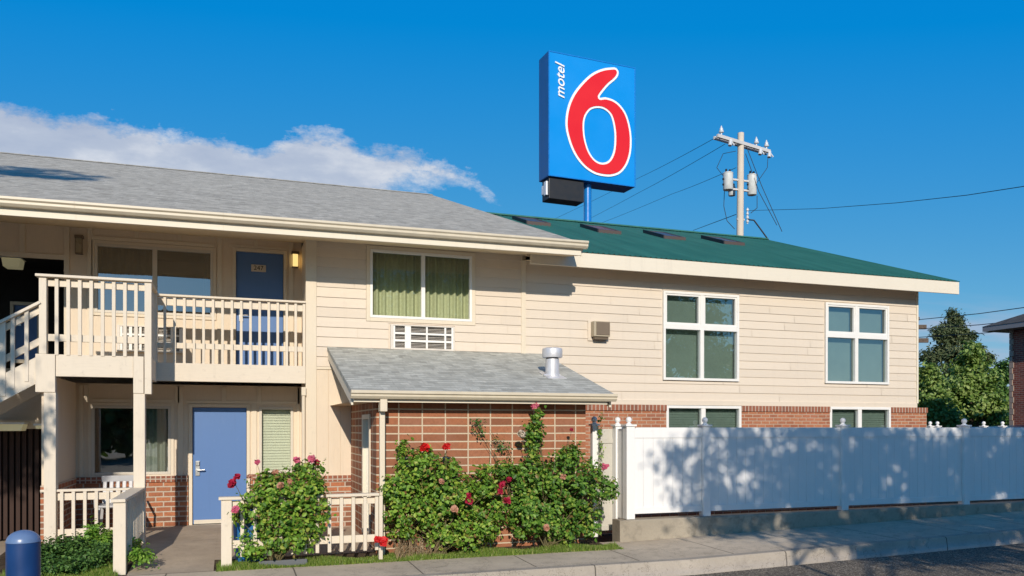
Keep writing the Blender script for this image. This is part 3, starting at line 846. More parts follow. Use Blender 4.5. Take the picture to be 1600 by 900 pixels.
build(MB().box(X_(61,YL), X_(73,YL), YL-.02, YL+.10, zl1, ztl-.03), 'corner_post', M['rail'], st, bevel=.006)
build(MB().box(X_(56,YL), X_(238,YL), YL-.06, YL+.11, ztl-.03, ztl+.008), 'handrail', M['railx'], st, bevel=.006)
build(MB().box(X_(73,YL), X_(226,YL), YL+.03, YL+.07, ztl-.15, ztl-.055), 'top_rail', M['railx'], st, bevel=.004)
zmr = Z_(140,529,YL)
build(MB().box(X_(73,YL), X_(226,YL), YL+.03, YL+.07, zmr-.05, zmr+.05), 'bottom_rail', M['railx'], st, bevel=.004)
xs0 = X_(88.5,YL); xs1 = X_(212.5,YL); b0 = None
for i in range(8):
    dx = (xs1-xs0)*i/7
    if b0 is None: b0 = build(MB().box(xs0-.024, xs0+.024, YL-.012, YL+.028, zl1-.01, ztl-.031), 'baluster', M['rail'], st, bevel=.004)
    else: copy_obj(b0, st, (dx, 0, 0))
# right return rail of the landing back to the wall line
xr = xb-.05
build(MB().box(xr-.05, xr+.05, YL+.11, YF-.06, ztl-.03, ztl+.006), 'handrail', M['rail'], st, bevel=.004)
build(MB().box(xr-.03, xr+.03, YL+.10, YF+.02, zb0-.02, zl1), 'side_beam', M['rail'], st, bevel=.004)
build(MB().box(xr-.045, xr+.045, YF-.06, YF+.06, zb0, ztl-.0), 'corner_post', M['rail'], st, bevel=.004)
b0 = None
for i in range(6):
    yy = YL+.22+i*.135
    if b0 is None: b0 = build(MB().box(xr-.016, xr+.016, yy-.02, yy+.02, zl1, ztl-.031), 'baluster', M['rail'], st, bevel=.003)
    else: copy_obj(b0, st, (0, i*.135, 0))
# far-side rail of the landing, seen between balusters
# stair flight going down to the left
z0a = Z_(57,472,YL); slope = .62
xtop = X_(61,YL)
def sp(dx): return xtop - dx, -slope*dx
flight = 3.6
stg = MB()
for yy in (YL, YL+1.05):
    stg.prism([(xtop, yy, zl1-.02), (xtop, yy, zl1-.40), (xtop-flight, yy, zl1-.40-slope*flight), (xtop-flight, yy, zl1-.02-slope*flight)], (0,.05,0))
build(stg, 'stringer', M['railx'], st, bevel=.005)
tr_ = MB(); ns = 12
for i in range(ns):
    x1 = xtop - i*.29; zz = zl1-.08-i*.18
    if zz < .1: break
    tr_.box(x1-.31, x1, YL+.05, YL+1.05, zz-.05, zz)
build(tr_, 'treads', M['deck'], st)
hr = MB(); hr.bar((xtop+.02, YL+.02, z0a), (xtop-flight, YL+.02, z0a-slope*(flight+.02)), .13, .04, (0,0,1)); build(hr, 'stair_handrail', M['railx'], st, bevel=.005)
for name_, dz, hh in (('stair_top_rail', -.11, .10), ('stair_bottom_rail', -.55, .11)):
    build(MB().prism([(xtop, YL+.03, z0a+dz-hh/2), (xtop-flight, YL+.03, z0a+dz-hh/2-slope*flight), (xtop-flight, YL+.03, z0a+dz+hh/2-slope*flight), (xtop, YL+.03, z0a+dz+hh/2)], (0,.04,0)), name_, M['railx'], st, bevel=.004)
for i in range(9):
    dx = .155 + .17*i
    x = xtop - dx
    wdt = .085 if i == 2 else .025
    build(MB().prism([(x-wdt, YL-.012, zl1-.30-slope*dx), (x+wdt, YL-.012, zl1-.30-slope*dx), (x+wdt, YL-.012, z0a-.02-slope*(dx-wdt)), (x-wdt, YL-.012, z0a-.02-slope*(dx+wdt))], (0,.035,0)), 'baluster', M['rail'], st, bevel=.003)

# ---------------- low porch rails
pr1 = thing('porch_railing', (-1.3, 11.0, -.1), 'low cream picket railing turning a corner left of the walkway', 'railing', 'low porch railings')
zt = .80
xA, xB = X_(62,YL), X_(208,YL)
ztA = Z_(120,764,YL+.05)
build(MB().box(xA, xB, YL+.02, YL+.13, ztA-.035, ztA), 'handrail', M['railx'], pr1, bevel=.005)
build(MB().box(X_(88,YL), xB, YL+.05, YL+.09, ztA-.16, ztA-.06), 'top_rail', M['railx'], pr1, bevel=.004)
build(MB().box(X_(88,YL), xB, YL+.05, YL+.09, .12, .22), 'bottom_rail', M['railx'], pr1, bevel=.004)
b0 = None
for i in range(6):
    x = X_(96,YL) + .148*i
    if b0 is None: b0 = build(MB().box(x-.022, x+.022, YL+.01, YL+.048, .04, ztA-.036), 'baluster', M['rail'], pr1, bevel=.003)
    else: copy_obj(b0, pr1, (.148*i,0,0))
yP = 10.95; xP0, xP1 = X_(176.5,yP), X_(196.5,yP)
zp = Z_(187,781,yP)
build(MB().box(xP0, xP1, yP, yP+.13, -.16, zp-.03), 'post', M['rail'], pr1, bevel=.006)
build(MB().prism([(xP0-.02,yP-.03,zp-.03),(xP1+.0,yP-.03,zp-.03),(X_(227,YL)-.0,YL-.02,ztA-.035),(X_(227,YL)-.19,YL-.02,ztA-.035)], (0,0,.04)), 'handrail', M['rail'], pr1, bevel=.005)
xm1 = xP1 - .02; xm2 = X_(226,YL)-.05
def side_rail(z0, z1, nm):
    build(MB().prism([(xm1-.03,yP+.13,z0),(xm1,yP+.13,z0),(xm2,YL-.01,z0),(xm2-.03,YL-.01,z0)], (0,0,z1-z0)), nm, M['rail'], pr1, bevel=.004)
side_rail(zp-.16, zp-.06, 'top_rail'); side_rail(.10, .20, 'bottom_rail')
for i in range(10):
    f = (i+1)/11; x = xm1+(xm2-xm1)*f; y = yP+.13 + (YL-.01-yP-.13)*f
    build(MB().box(x-.0, x+.04, y-.022, y+.022, .03, zp-.03), 'baluster', M['rail'], pr1, bevel=.003)

pr2 = thing('porch_railing', (.9, 10.95, -.1), 'low white picket railing behind the left rose bush, ending at the brick annex', 'railing', 'low porch railings')
yR = 10.95; xR0, xR1 = X_(345.5,yR), X_(592,yR)
zt2 = Z_(550,772,yR)
build(MB().box(xR0, xR0+.13, yR-.02, yR+.11, -.16, zt2-.02), 'post', M['rail'], pr2, bevel=.006)
build(MB().box(xR0-.03, xR1, yR-.045, yR+.10, zt2-.03, zt2+.006), 'handrail', M['railx'], pr2, bevel=.005)
build(MB().box(xR0+.13, xR1, yR+.03, yR+.065, zt2-.14, zt2-.05), 'top_rail', M['railx'], pr2, bevel=.004)
build(MB().box(xR0+.13, xR1, yR+.03, yR+.065, .12, .22), 'bottom_rail', M['railx'], pr2, bevel=.004)
b0 = None; nb = int((xR1-xR0-.13)/.158)
for i in range(nb+1):
    x = xR1-.03-.158*i
    if x < xR0+.2: break
    if b0 is None: b0 = build(MB().box(x-.023, x+.023, yR-.012, yR+.028, .01, zt2-.031), 'baluster', M['rail'], pr2, bevel=.003)
    else: copy_obj(b0, pr2, (-.158*i,0,0))
build(MB().box(xR1-.0, xR1+.05, yR-.02, yR+.07, -.12, zt2-.031), 'end_post', M['rail'], pr2, bevel=.004)

# ================================================================== BRICK ANNEX
ax = thing('brick_annex', (3.5,11.4,-.1), 'one storey brick annex with a grey lean-to shingle roof', 'building')
XA0, XA1, YA = 1.935, X_(915,11.4), 11.4
body = MB().box(XA0+.12, XA1, YA, YF-.05, -.15, 2.08)
build(body, 'front_wall', M['bigbrick'], ax)
vw = (12.25, 12.62)          # side window along Y
ywin0, ywin1 = 11.9, 12.62
sidew = MB().box(XA0, XA0+.12, YA-.002, ywin0, -.15, 2.06).box(XA0, XA0+.12, ywin1, YF-.032, -.15, 2.06).box(XA0, XA0+.12, ywin0, ywin1, -.15, .05).box(XA0, XA0+.12, ywin0, ywin1, 1.88, 2.06)
build(sidew, 'side_wall', M['bigbrick'], ax)
swn = node('window', ax, 'tall narrow side window')
fm = MB()
for y0, y1, z0, z1 in ((ywin0,ywin0+.07,.05,1.88),(ywin1-.07,ywin1,.05,1.88),(ywin0+.07,ywin1-.07,1.81,1.88),(ywin0+.07,ywin1-.07,.05,.12)):
    fm.box(XA0-.02, XA0+.09, y0, y1, z0, z1)
build(fm, 'frame', M['trim'], swn, bevel=.004)
build(MB().quad((XA0+.03,ywin0+.07,.12),(XA0+.03,ywin1-.07,.12),(XA0+.03,ywin1-.07,1.81),(XA0+.03,ywin0+.07,1.81)), 'pane', M['glass'], swn, fix=False)
build(MB().box(XA0+.08, XA0+.1, ywin0+.05, ywin1-.05, .1, 1.85), 'blind', M['blind'], swn)
GX0, GX1, GY = 1.533, 5.505, 11.05
def za_(Y): return 2.19 + (3.06-2.19)/(14-GY)*(Y-GY)
rr = MB().prism_x([(GY-.01, za_(GY)-.03), (GY-.01, za_(GY)), (14.0, za_(14.0)), (14.0, za_(14)-.06), (GY, za_(GY)-.06)], GX0, GX1)
build(rr, 'roof', M['shingle2'], ax)
build(MB().prism_x([(GY+.03,2.075),(GY-.03,2.075),(GY-.06,2.11),(GY-.06,2.135),(GY-.085,2.15),(GY-.085,2.19),(GY-.065,2.19),(GY+.03,2.17)], GX0-.01, GX1+.02), 'gutter', M['gutter'], ax, bevel=.003)
ff = MB().box(GX0+.04, GX1-.1, GY+.035, GY+.075, 2.03, 2.12)
for x in (GX0+.01, GX1-.045):
    ff.prism([(x,GY+.08,za_(GY)-.20),(x,GY+.08,za_(GY)-.065),(x,13.96,za_(13.96)-.065),(x,13.96,za_(13.96)-.20)], (.03,0,0))
build(ff, 'fascia', M['fascia'], ax, bevel=.003)
build(MB().quad((GX0+.05,GY+.08,2.045),(GX1-.05,GY+.08,2.045),(GX1-.05,14,2.055),(GX0+.05,14,2.055)), 'soffit', M['soffit'], ax, fix=False)
tri = MB()
for x in (XA0+.02, XA1-.06): tri.prism([(x,YA,2.06),(x,YF-.05,2.06),(x,YF-.05,za_(YF)-.07),(x,YA,za_(YA)-.07)], (.04,0,0))
build(tri, 'gable_wall', M['panel'], ax)
xd = X_(597.5, GY+.1)
dd = MB().box(xd-.038, xd+.038, GY+.09, GY+.15, -.1, 1.9).box(xd-.05, xd+.05, GY-.02, GY+.14, 1.90, 2.08)
build(dd, 'downspout', M['trim'], ax, bevel=.01)

# round vent on the annex roof
vx = X_(862, 12.3)
vy = 12.2
zb = za_(vy)
vx = X_(863, vy)
vt = thing('roof_vent', (vx, vy, zb-.1), 'round white metal vent pipe standing on the annex roof', 'vent')
r = 12/1255*D_(863,vy)*.93
def zz(py): return Z_(863, py, vy)
mb = MB(); mb.lathe((vx,vy,0), [(r*.62,zb-.12),(r*.72,zz(600)),(r*1.12,zz(590)-.0),(r*1.14,zz(588))], 20); build(mb, 'base_cone', M['galv'], vt, smooth=True)
mb = MB(); mb.lathe((vx,vy,0), [(r*1.0,zz(588)),(r*.95,zz(561))], 20); build(mb, 'pipe', M['galv'], vt, smooth=True)
mb = MB(); mb.lathe((vx,vy,0), [(r*.85,zz(561)),(r*.85,zz(558))], 20); build(mb, 'neck', M['black'], vt)
mb = MB(); mb.lathe((vx,vy,0), [(r*1.35,zz(559)),(r*1.42,zz(557)),(r*1.42,zz(546)),(r*1.38,zz(545)),(r*1.0,zz(543.5)),(.01,zz(543))], 20); build(mb, 'cap', M['galv'], vt, smooth=True)
mb = MB(); mb.tube([(vx+r*.9,vy-.05,zb+.01),(vx-r*1.6,vy-.1,zb+.0)], .02); mb.prism([(vx-r*1.4,vy-.22,za_(vy-.22)+.004),(vx+r*1.4,vy-.22,za_(vy-.22)+.004),(vx+r*1.4,vy+.22,za_(vy+.22)+.004),(vx-r*1.4,vy+.22,za_(vy+.22)+.004)], (0,0,.008)); build(mb, 'flashing', M['galv'], vt)

# ================================================================== GREEN ROOFED WING
gw = thing('green_roofed_wing', (10,14,0), 'cream sided motel building with a green metal roof and brick base', 'building')
YG = 14.02
GXE = X_(1432, YG); GXS = XE + .09
W1 = (X_(1035,YG), X_(1153,YG), Z_(1094,595,YG), Z_(1094,458,YG))
W2 = (X_(1288,YG), X_(1387,YG), Z_(1337,600,YG), Z_(1337,475.5,YG))
ZBR = 2.13
L1 = (X_(1039,YG), X_(1156,YG), .9, Z_(1097,634,YG)); L2 = (X_(1294,YG), X_(1389,YG), .9, Z_(1340,636,YG))
b_ = MB(); wall_x(b_, GXS, GXE, ZBR, 4.80, YG, YG+.15, [W1, W2]); build(b_, 'sheathing', M['siding2'], gw)
cw = .02
s_ = MB(); siding(s_, GXS+.001, GXE-.02, ZBR+.09, 4.80, YG, .166, [(W[0]-cw,W[1]+cw,W[2]-cw,W[3]+cw) for W in (W1,W2)], random.Random(9), .015)
build(s_, 'siding', M['siding2'], gw, fix=False)
build(MB().box(GXS, GXE-.02, YG-.045, YG, ZBR-.005, ZBR+.09), 'band_board', M['siding2'], gw, bevel=.004)
build(MB().box(GXE-.018, GXE+.03, YG-.03, YG+.1, ZBR+.09, 4.78), 'corner_board', M['fascia'], gw, bevel=.004)
bx1 = X_(1445, YG)
bk = MB(); wall_x(bk, XA1+.001, bx1, -.4, ZBR-.12, YG-.05, YG+.12, [L1, L2]); build(bk, 'brick_base', M['redbrick2'], gw)
bk = MB()
for a, b in ((XA1+.001, L1[0]), (L1[1], L2[0]), (L2[1], bx1+.01)): bk.box(a, b, YG-.075, YG+.12, ZBR-.12, ZBR-.006)
build(bk, 'brick_sill_course', M['soldier'], gw)
for W, pc, ph, hw in ((W1,1095.5,512.5,.10),(W2,1336.5,525.5,.10)):
    zc = Z_(pc, ph, YG)
    window(gw, *W, YG, 'white', .05, vm=[(X_(pc,YG),.085)], hm=[(zc,hw)], glass='glass_green', prot=.05, cas=None,
           fill=[('flat', W[0]+.02, W[1]-.02, 'film_blind', .14)])
    # thicker sash frames in the two top lights
    sh = MB()
    for a, b in ((W[0]+.05, X_(pc,YG)-.0425), (X_(pc,YG)+.0425, W[1]-.05)):
        z0, z1 = zc+hw/2, W[3]-.05; t = .035
        sh.box(a, a+t, YG-.035, YG+.015, z0, z1).box(b-t, b, YG-.035, YG+.015, z0, z1).box(a+t, b-t, YG-.035, YG+.015, z1-t, z1).box(a+t, b-t, YG-.035, YG+.015, z0, z0+t)
    build(sh, 'top_light_sash', M['white'], gw, bevel=.004)
for W, pc in ((L1,1097),(L2,1341)):
    window(gw, *W, YG-.02, 'white', .055, vm=[(X_(pc,YG),.10)], glass='glass_green', prot=.04, cas=None, fill=[('blind', W[0]+.02, W[1]-.02, 'film_blind', .12)])
for W in (W1, W2, L1, L2): room(gw, W[0]-.2, W[1]+.2, W[2]-.2, W[3]+.1, YG+.2, 1.5)
# corrugated roof
YE = 13.52; RG = 20.4; GR1 = 15.2
def zg_(Y): return 4.90 + .357*(Y-13.52)
cr = MB(); pitch = .11; x = 5.0; prof = []
while x < GR1:
    prof += [(x,0),(x+.06,0),(x+.075,.018),(x+.095,.018)]; x += pitch
prof.append((GR1,0))
n = len(prof)
for px_, h in prof: cr.v.append((px_, YE, zg_(YE)+h))
for px_, h in prof: cr.v.append((px_, RG, zg_(RG)+h))
for px_, h in prof: cr.v.append((px_, RG+9, zg_(RG)-3.2+h))
for k in (0,1):
    for i in range(n-1): cr.f.append((k*n+i, k*n+i+1, (k+1)*n+i+1, (k+1)*n+i))
build(cr, 'roof', M['greenroof'], gw, fix=False)
build(MB().prism_x([(RG-.16, zg_(RG)-.02),(RG-.16,zg_(RG)-.0+.01),(RG,zg_(RG)+.06),(RG+.16,zg_(RG)+.01)], 5.0, GR1), 'ridge_cap', M['greenroof'], gw)
fz0, fz1 = 4.63, 4.896
fg = MB().box(XE+.02, GR1, YE+.01, YE+.05, fz0, fz1)
fg.prism([(GR1-.04,YE+.052,fz0),(GR1-.04,YE+.052,fz1),(GR1-.04,RG,zg_(RG)-.025),(GR1-.04,RG,zg_(RG)-.27)], (.04,0,0))
build(fg, 'fascia', M['fascia'], gw, bevel=.003)
build(MB().quad((XE,YE+.05,4.70),(GR1-.05,YE+.05,4.70),(GR1-.05,YG+.05,4.79),(XE,YG+.05,4.79)), 'soffit', M['soffit'], gw, fix=False)
build(MB().prism([(GXE,YG+.15,-.4),(GXE,YG+.15,4.75),(GXE,RG,zg_(RG)-.3),(GXE,RG+8.5,4.3),(GXE,RG+8.5,-.4)], (-.12,0,0)), 'gable_wall', M['siding2'], gw)
build(MB().box(GXS+.3, GXE-.13, YG+2.2, RG+8.4, -.4, 4.4), 'rear_wall', M['siding2'], gw)
build(MB().prism_x([(YE+.055, zg_(YE+.055)-.16), (YE+.055, zg_(YE+.055)-.006), (RG-.02, zg_(RG-.02)-.006), (RG-.02, zg_(RG-.02)-.16)], 5.02, GR1-.045), 'roof_deck', M['deck'], gw)

# skylights on the green roof
def roof_hit(px, py):
    a = (HOR-py)*(CA + SA*U(px))/F
    Y = (4.90 - .357*13.52 - H)/(a-.357)
    return Y
sk = None
for i, (pf, yf, pb, pr_) in enumerate(((935.5,364,908,971),(824,351,800,862),(1038,373.5,1009,1073),(1132,382,1103,1165))):
    Yf = roof_hit(pf, yf); Yf = max(15.5, min(Yf, 19.6)); Xf = X_(pf, Yf)
    if sk is None:
        w = X_(pr_, Yf) - Xf; L = 1.05
        Yf0, Xf0 = Yf, Xf
        sk = thing('skylight', (Xf, Yf, zg_(Yf)), '', 'skylight', 'skylights on the green roof')
        c = MB(); th = .07
        def P(dx, dy, h): return (Xf+dx, Yf+dy, zg_(Yf+dy)+h)
        for (a0,a1,b0,b1) in ((0,w,0,.06),(0,w,L-.06,L),(0,.06,.06,L-.06),(w-.06,w,.06,L-.06)):
            c.prism([P(a0,b0,.0),P(a1,b0,.0),P(a1,b1,.0),P(a0,b1,.0)], (0,0,th+.02))
        build(c, 'curb', M['brownmetal'], sk)
        gl = MB().prism([P(.06,.06,.05),P(w-.06,.06,.05),P(w-.06,L-.06,.05),P(.06,L-.06,.05)], (0,0,.03)); build(gl, 'glazing', flat('skylight_glazing', (.07,.065,.06), .35), sk)
        sd = MB().prism([P(-.03,0,.0),P(-.03,L,.0),P(-.03,L,.105),P(-.03,0,.105)], (.028,0,0)); build(sd, 'side_flashing', M['black'], sk)
        proto_sk = sk; cur = sk
    else:
        cur = copy_tree(proto_sk)
        cur.location = (Xf, Yf, zg_(Yf))
    cur['label'] = ('low brown skylight on the green roof right below the sign pole', 'low brown skylight on the green roof, leftmost, beside the shingle roof', 'low brown skylight on the green roof midway between the sign pole and the utility pole', 'low brown skylight on the green roof in front of the utility pole')[i]

# vent box on the wall
YV = YG-.02
bx = thing('vent_box', (X_(941,YV), YV, Z_(941,528,YV)), 'small brown metal vent hood on the cream wall left of the tall windows', 'vent')
x0, x1 = X_(932,YV-.2), X_(955,YV-.2); z0, z1 = Z_(944,525.5,YV-.2), Z_(944,501.5,YV-.2)
build(MB().box(x0-.03, x1+.0, YV-.16, YV-.0, z0-.0, z1+.0), 'hood', flat('vent_tan', (.42,.36,.26), .6), bx, bevel=.008)
build(MB().box(x0+.015, x1-.015, YV-.172, YV-.161, z0+.03, z1-.015), 'face', flat('vent_face', (.17,.13,.09), .6), bx, bevel=.004)
build(MB().box(x0+.0, x1-.03, YV-.13, YV-.01, z0-.05, z0-.001), 'lower_grille', M['lamp_metal'], bx)
build(MB().box(x0-.09, x1+.04, YV-.012, YV+.0, z0-.07, z1+.03), 'back_plate', M['siding2'], bx)

# air conditioners
def ac(x0, x1, z0, z1, Y, label, cols):
    t = thing('air_conditioner', ((x0+x1)/2, Y, z0), label, 'air conditioner', 'through wall air conditioners')
    fr = MB(); fw = .03
    fr.box(x0-.05, x0, Y-.06, Y+.1, z0-.03, z1+.02).box(x1, x1+.025, Y-.06, Y+.1, z0-.03, z1+.02).box(x0, x1, Y-.06, Y+.1, z1, z1+.02).box(x0, x1, Y-.06, Y+.1, z0-.03, z0)
    build(fr, 'sleeve', M['acgrille'], t, bevel=.004)
    build(MB().box(x0, x1, Y+.02, Y+.09, z0, z1), 'coil', flat('ac_coil', (.05,.04,.032), .7, .2), t)
    gr = MB(); H_ = z1-z0
    for k in (1,2): gr.box(x0, x1, Y-.045, Y-.02, z0+H_*k/3-.018, z0+H_*k/3+.018)
    for c in cols: gr.box(x0+(x1-x0)*c[0], x0+(x1-x0)*c[1], Y-.05, Y-.015, z0, z1)
    build(gr, 'grille', M['white'], t, bevel=.003)
    lv = MB(); zz = z0+.01
    while zz < z1: lv.box(x0+.01, x1-.01, Y-.01, Y+.015, zz, zz+.006); zz += .024
    build(lv, 'fins', M['acgrille'], t)
ac(acr[0]+.02, acr[1]-.01, acr[2], acr[3]-.01, YF, 'white air conditioner grille under the large curtained window', ((0,.03),(.19,.29),(.54,.57),(.85,.88),(.97,1)))
ac(uac[0]+.02, uac[1]-.01, uac[2], uac[3]-.01, YB, 'white air conditioner grille behind the landing railing on the upper floor', ((0,.04),(.14,.19),(.30,.34),(.45,.6),(.69,.72),(.80,.84),(.94,1)))

# wall lamps and ceiling lights
def wall_lamp(px, y0, y1, Y, w, label, lit):
    x = X_(px, Y); z0 = Z_(px, y1, Y); z1 = Z_(px, y0, Y)
    t = thing('wall_lamp', (x, Y, z0), label, 'lamp')
    build(MB().box(x-w/2, x+w/2, Y-.10, Y-.0, z1-.05, z1), 'lamp_cap', M['lamp_metal'], t, bevel=.006)
    build(MB().box(x-w*.36, x+w*.36, Y-.09, Y-.01, z0+.015, z1-.051), 'lamp_glass', M['lamp_on'] if lit else M['lamp_glass_off'], t, bevel=.006)
    build(MB().box(x-w*.42, x+w*.42, Y-.095, Y-.0, z0, z0+.014).box(x-w*.42, x-w*.37, Y-.095, Y-.085, z0+.014, z1-.05).box(x+w*.37, x+w*.42, Y-.095, Y-.085, z0+.014, z1-.05), 'lamp_cage', M['lamp_metal'], t)
wall_lamp(461, 394, 419, YB, .13, 'lit yellow wall lamp right of the upper blue door', True)
wall_lamp(124.5, 369, 398, YB, .13, 'unlit brown wall lamp left of the upper window', False)
def cl(px, py, w, Y, label, mat='tube_on', h=.1):
    x = X_(px, Y); z = Z_(px, py, Y)
    t = thing('ceiling_light', (x, Y, z), label, 'lamp')
    build(MB().prism([(x-w/2,Y,z),(x-w*.42,Y,z-h),(x+w*.42,Y,z-h),(x+w/2,Y,z)], (0,.3,0)), 'diffuser', M[mat], t, bevel=.01)
    build(MB().box(x-w/2-.02, x+w/2+.02, Y-.02, Y+.32, z+.001, z+.03), 'housing', M['white'], t)
cl(17, 403, .30, 16.2, 'yellowish box light on the dark breezeway ceiling upstairs', h=.15)
cl(16, 663, .34, 13.9, 'yellowish box light above the dark slats, left of the porch post')
cl(63, 665, .14, 13.9, 'small yellowish light above the dark slats beside the porch post', h=.05)

# ================================================================== FENCE
YFn = 11.55
fen = thing('vinyl_fence', (6.1,YFn,0), 'white vinyl privacy fence with ball topped posts on a concrete curb', 'fence')
posts_px = [985, 1104, 1320, 1510]
fx = [X_(p, YFn) for p in posts_px]; fx += [fx[-1]+2.85, fx[-1]+5.7, fx[-1]+8.55]
def fpost(x, y, z0, z1, w, parent, mat='vinyl'):
    p = build(MB().box(x-w/2, x+w/2, y, y+w, z0, z1), 'post', M[mat], parent, bevel=.008)
    c = MB(); h = w/2+.02; yc = y+w/2
    c.box(x-h, x+h, yc-h, yc+h, z1, z1+.028)
    c.lathe((x,yc,z1+.028), [(.06,0),(.035,.018),(.026,.03),(.03,.04)], 12)
    c.sphere((x,yc,z1+.028+.075), .05, 14)
    o = build(c, 'cap', M[mat], p, smooth=True)
    return p
for i, x in enumerate(fx):
    fpost(x, YFn-.02, .205, 1.70, .15 if i == 0 else .14, fen)
def fpanel(x0, x1, y, parent, z0=.285, z1=1.68, mat='vinyl'):
    m = MB(); m.box(x0, x1, y+.03, y+.075, z1-.17, z1).box(x0, x1, y+.03, y+.075, z0, z0+.10)
    n = max(1, int(round((x1-x0)/.175))); w = (x1-x0)/n
    for i in range(n):
        m.box(x0+i*w+.0015, x0+(i+1)*w-.0015, y+.042, y+.066, z0+.1, z1-.17)
    return build(m, 'panel', M[mat], parent, bevel=.003)
for a, b in zip(fx, fx[1:]): fpanel(a+.076, b-.071, YFn-.0, fen)
# return posts and curb
x0p = fx[0]-.075
fpost(fx[0]-.02, YFn+.35, -.1, 1.70, .13, fen)
build(MB().box(x0p+.02, x0p+.06, YFn+.13, YFn+.35, .2, 1.66), 'panel', M['vinyl'], fen, bevel=.004)
pl = MB()
px0 = X_(969, 11.48); xs2 = [px0, 7, 9, 11, 13, 16, 22]
for a, b in zip(xs2, xs2[1:]):
    nn = len(pl.v)
    for x in (a, b):
        zt_ = .20+.003*(x-6); pl.v += [(x,11.48,zs(x)-.1),(x,11.49,zt_-.015),(x,11.505,zt_),(x,11.76,zt_),(x,11.76,zs(x)-.1)]
    for i in range(4): pl.f.append((nn+i, nn+i+1, nn+5+i+1, nn+5+i))
    if a == px0: pl.f.append((nn,nn+4,nn+3,nn+2,nn+1))
build(pl, 'curb', M['plinth'], fen)
# gate between annex and fence
gt_ = thing('gate', (5.6,12.05,-.1), 'beige vinyl gate with a ball topped post half hidden by roses', 'gate')
yG = 12.0
xg0 = X_(930.5,yG); xg1 = fx[0]-.085
xg1 = X_(966, yG)
fpost(xg0, yG, -.12, 1.71, .10, gt_)
m = MB().box(xg0+.055, xg1, yG+.03, yG+.06, -.02, 1.66)
build(m, 'gate_panel', M['vinyl_tan'], gt_, bevel=.004)
build(MB().box(xg0+.055, xg1-.001, yG+.012, yG+.029, 1.42, 1.50).box(xg0+.055, xg1-.001, yG+.012, yG+.029, -.02, .06), 'gate_rail', M['vinyl_tan'], gt_, bevel=.004)
build(MB().box(xg1+.002, xg1+.035, yG-.01, yG+.07, -.12, 1.66), 'gate_stop', M['black'], gt_)
# far fence behind, only its ball caps show over the near one
ff_ = thing('vinyl_fence', (18,17,0), 'distant white fence whose ball caps just show above the near fence', 'fence')
for px in (1456, 1467.5, 1540, 1569.5):
    d = 22.5; p = at_depth(px, 668, d)
    fpost(p.x, p.y, -.2, 1.70, .12, ff_)
pts = [at_depth(px, 668, 22.5) for px in (1456, 1569.5)]
build(MB().bar((pts[0].x,pts[0].y+.07,.8),(pts[1].x,pts[1].y+.07,.8), .04, 1.6), 'panel', M['vinyl'], ff_)

# ================================================================== BOLLARD, BIN, CHAIR
dB = 4.85; pB = at_depth(36.5, 668, dB); rB = 25.5/1255*dB*.93
zB = Z_(36.5, 828, 1)  # recomputed below
zBt = H - (828-668)*dB/F
bo = thing('bollard', (pB.x, pB.y, -.34), 'round topped blue steel bollard at the left edge beside the shrubs', 'bollard')
mb = MB(); mb.lathe((pB.x,pB.y,0), [(rB,-.34),(rB,zBt-rB*.75)], 28); build(mb, 'pipe', M['bollard'], bo, smooth=True)
prf = [(rB*1.03,zBt-rB*.78),(rB*1.03,zBt-rB*.74)] + [(max(.001,rB*1.0*math.cos(t*math.pi/2/8)), zBt-rB*.74+rB*.74*math.sin(t*math.pi/2/8)) for t in range(9)]
mb = MB(); mb.lathe((pB.x,pB.y,0), prf, 28); build(mb, 'dome_cap', flat('bollard_cap_lit', (.13,.21,.38), .3, 0, .6, .08, 10), bo, smooth=True)  # dome paler than the pipe, its sunlight put into the colour

bi = thing('plastic_bin', (X_(390,11.35),11.35,-.1), 'blue plastic bin behind the left rose bush and its railing', 'bin')
c = MB(); c.lathe((X_(390,11.35),11.35,0), [(.17,-.1),(.20,.1),(.215,.52),(.235,.53),(.235,.56),(.19,.565),(.185,.50)], 20); build(c, 'bin_body', M['binblue'], bi, smooth=True)

ch = thing('patio_chair', (-1.9,14.1,0), 'white plastic patio chair in the shade behind the low porch rail', 'chair')
cx, cy = -1.75, 14.15
sb = MB().box(cx-.24,cx+.24,cy-.22,cy+.22,.42,.46); build(sb, 'seat', M['chair'], ch, bevel=.02)
bk = MB()
for i in range(5): bk.prism([(cx-.22+i*.095,cy+.2,.46),(cx-.16+i*.095,cy+.2,.46),(cx-.16+i*.095,cy+.30,.84),(cx-.22+i*.095,cy+.30,.84)], (0,.02,0))
bk.box(cx-.24,cx+.24,cy+.29,cy+.33,.80,.90); build(bk, 'backrest', M['chair'], ch, bevel=.01)
for sx_ in (-1,1):
    for sy_ in (-1,1): build(MB().bar((cx+sx_*.21,cy+sy_*.19,.42),(cx+sx_*.25,cy+sy_*.24,0),.04,.04,(0,1,0)), 'leg', M['chair'], ch)
    build(MB().tube([(cx+sx_*.26,cy-.2,.43),(cx+sx_*.27,cy-.2,.64),(cx+sx_*.27,cy+.27,.66)], .02), 'armrest', M['chair'], ch, smooth=True)

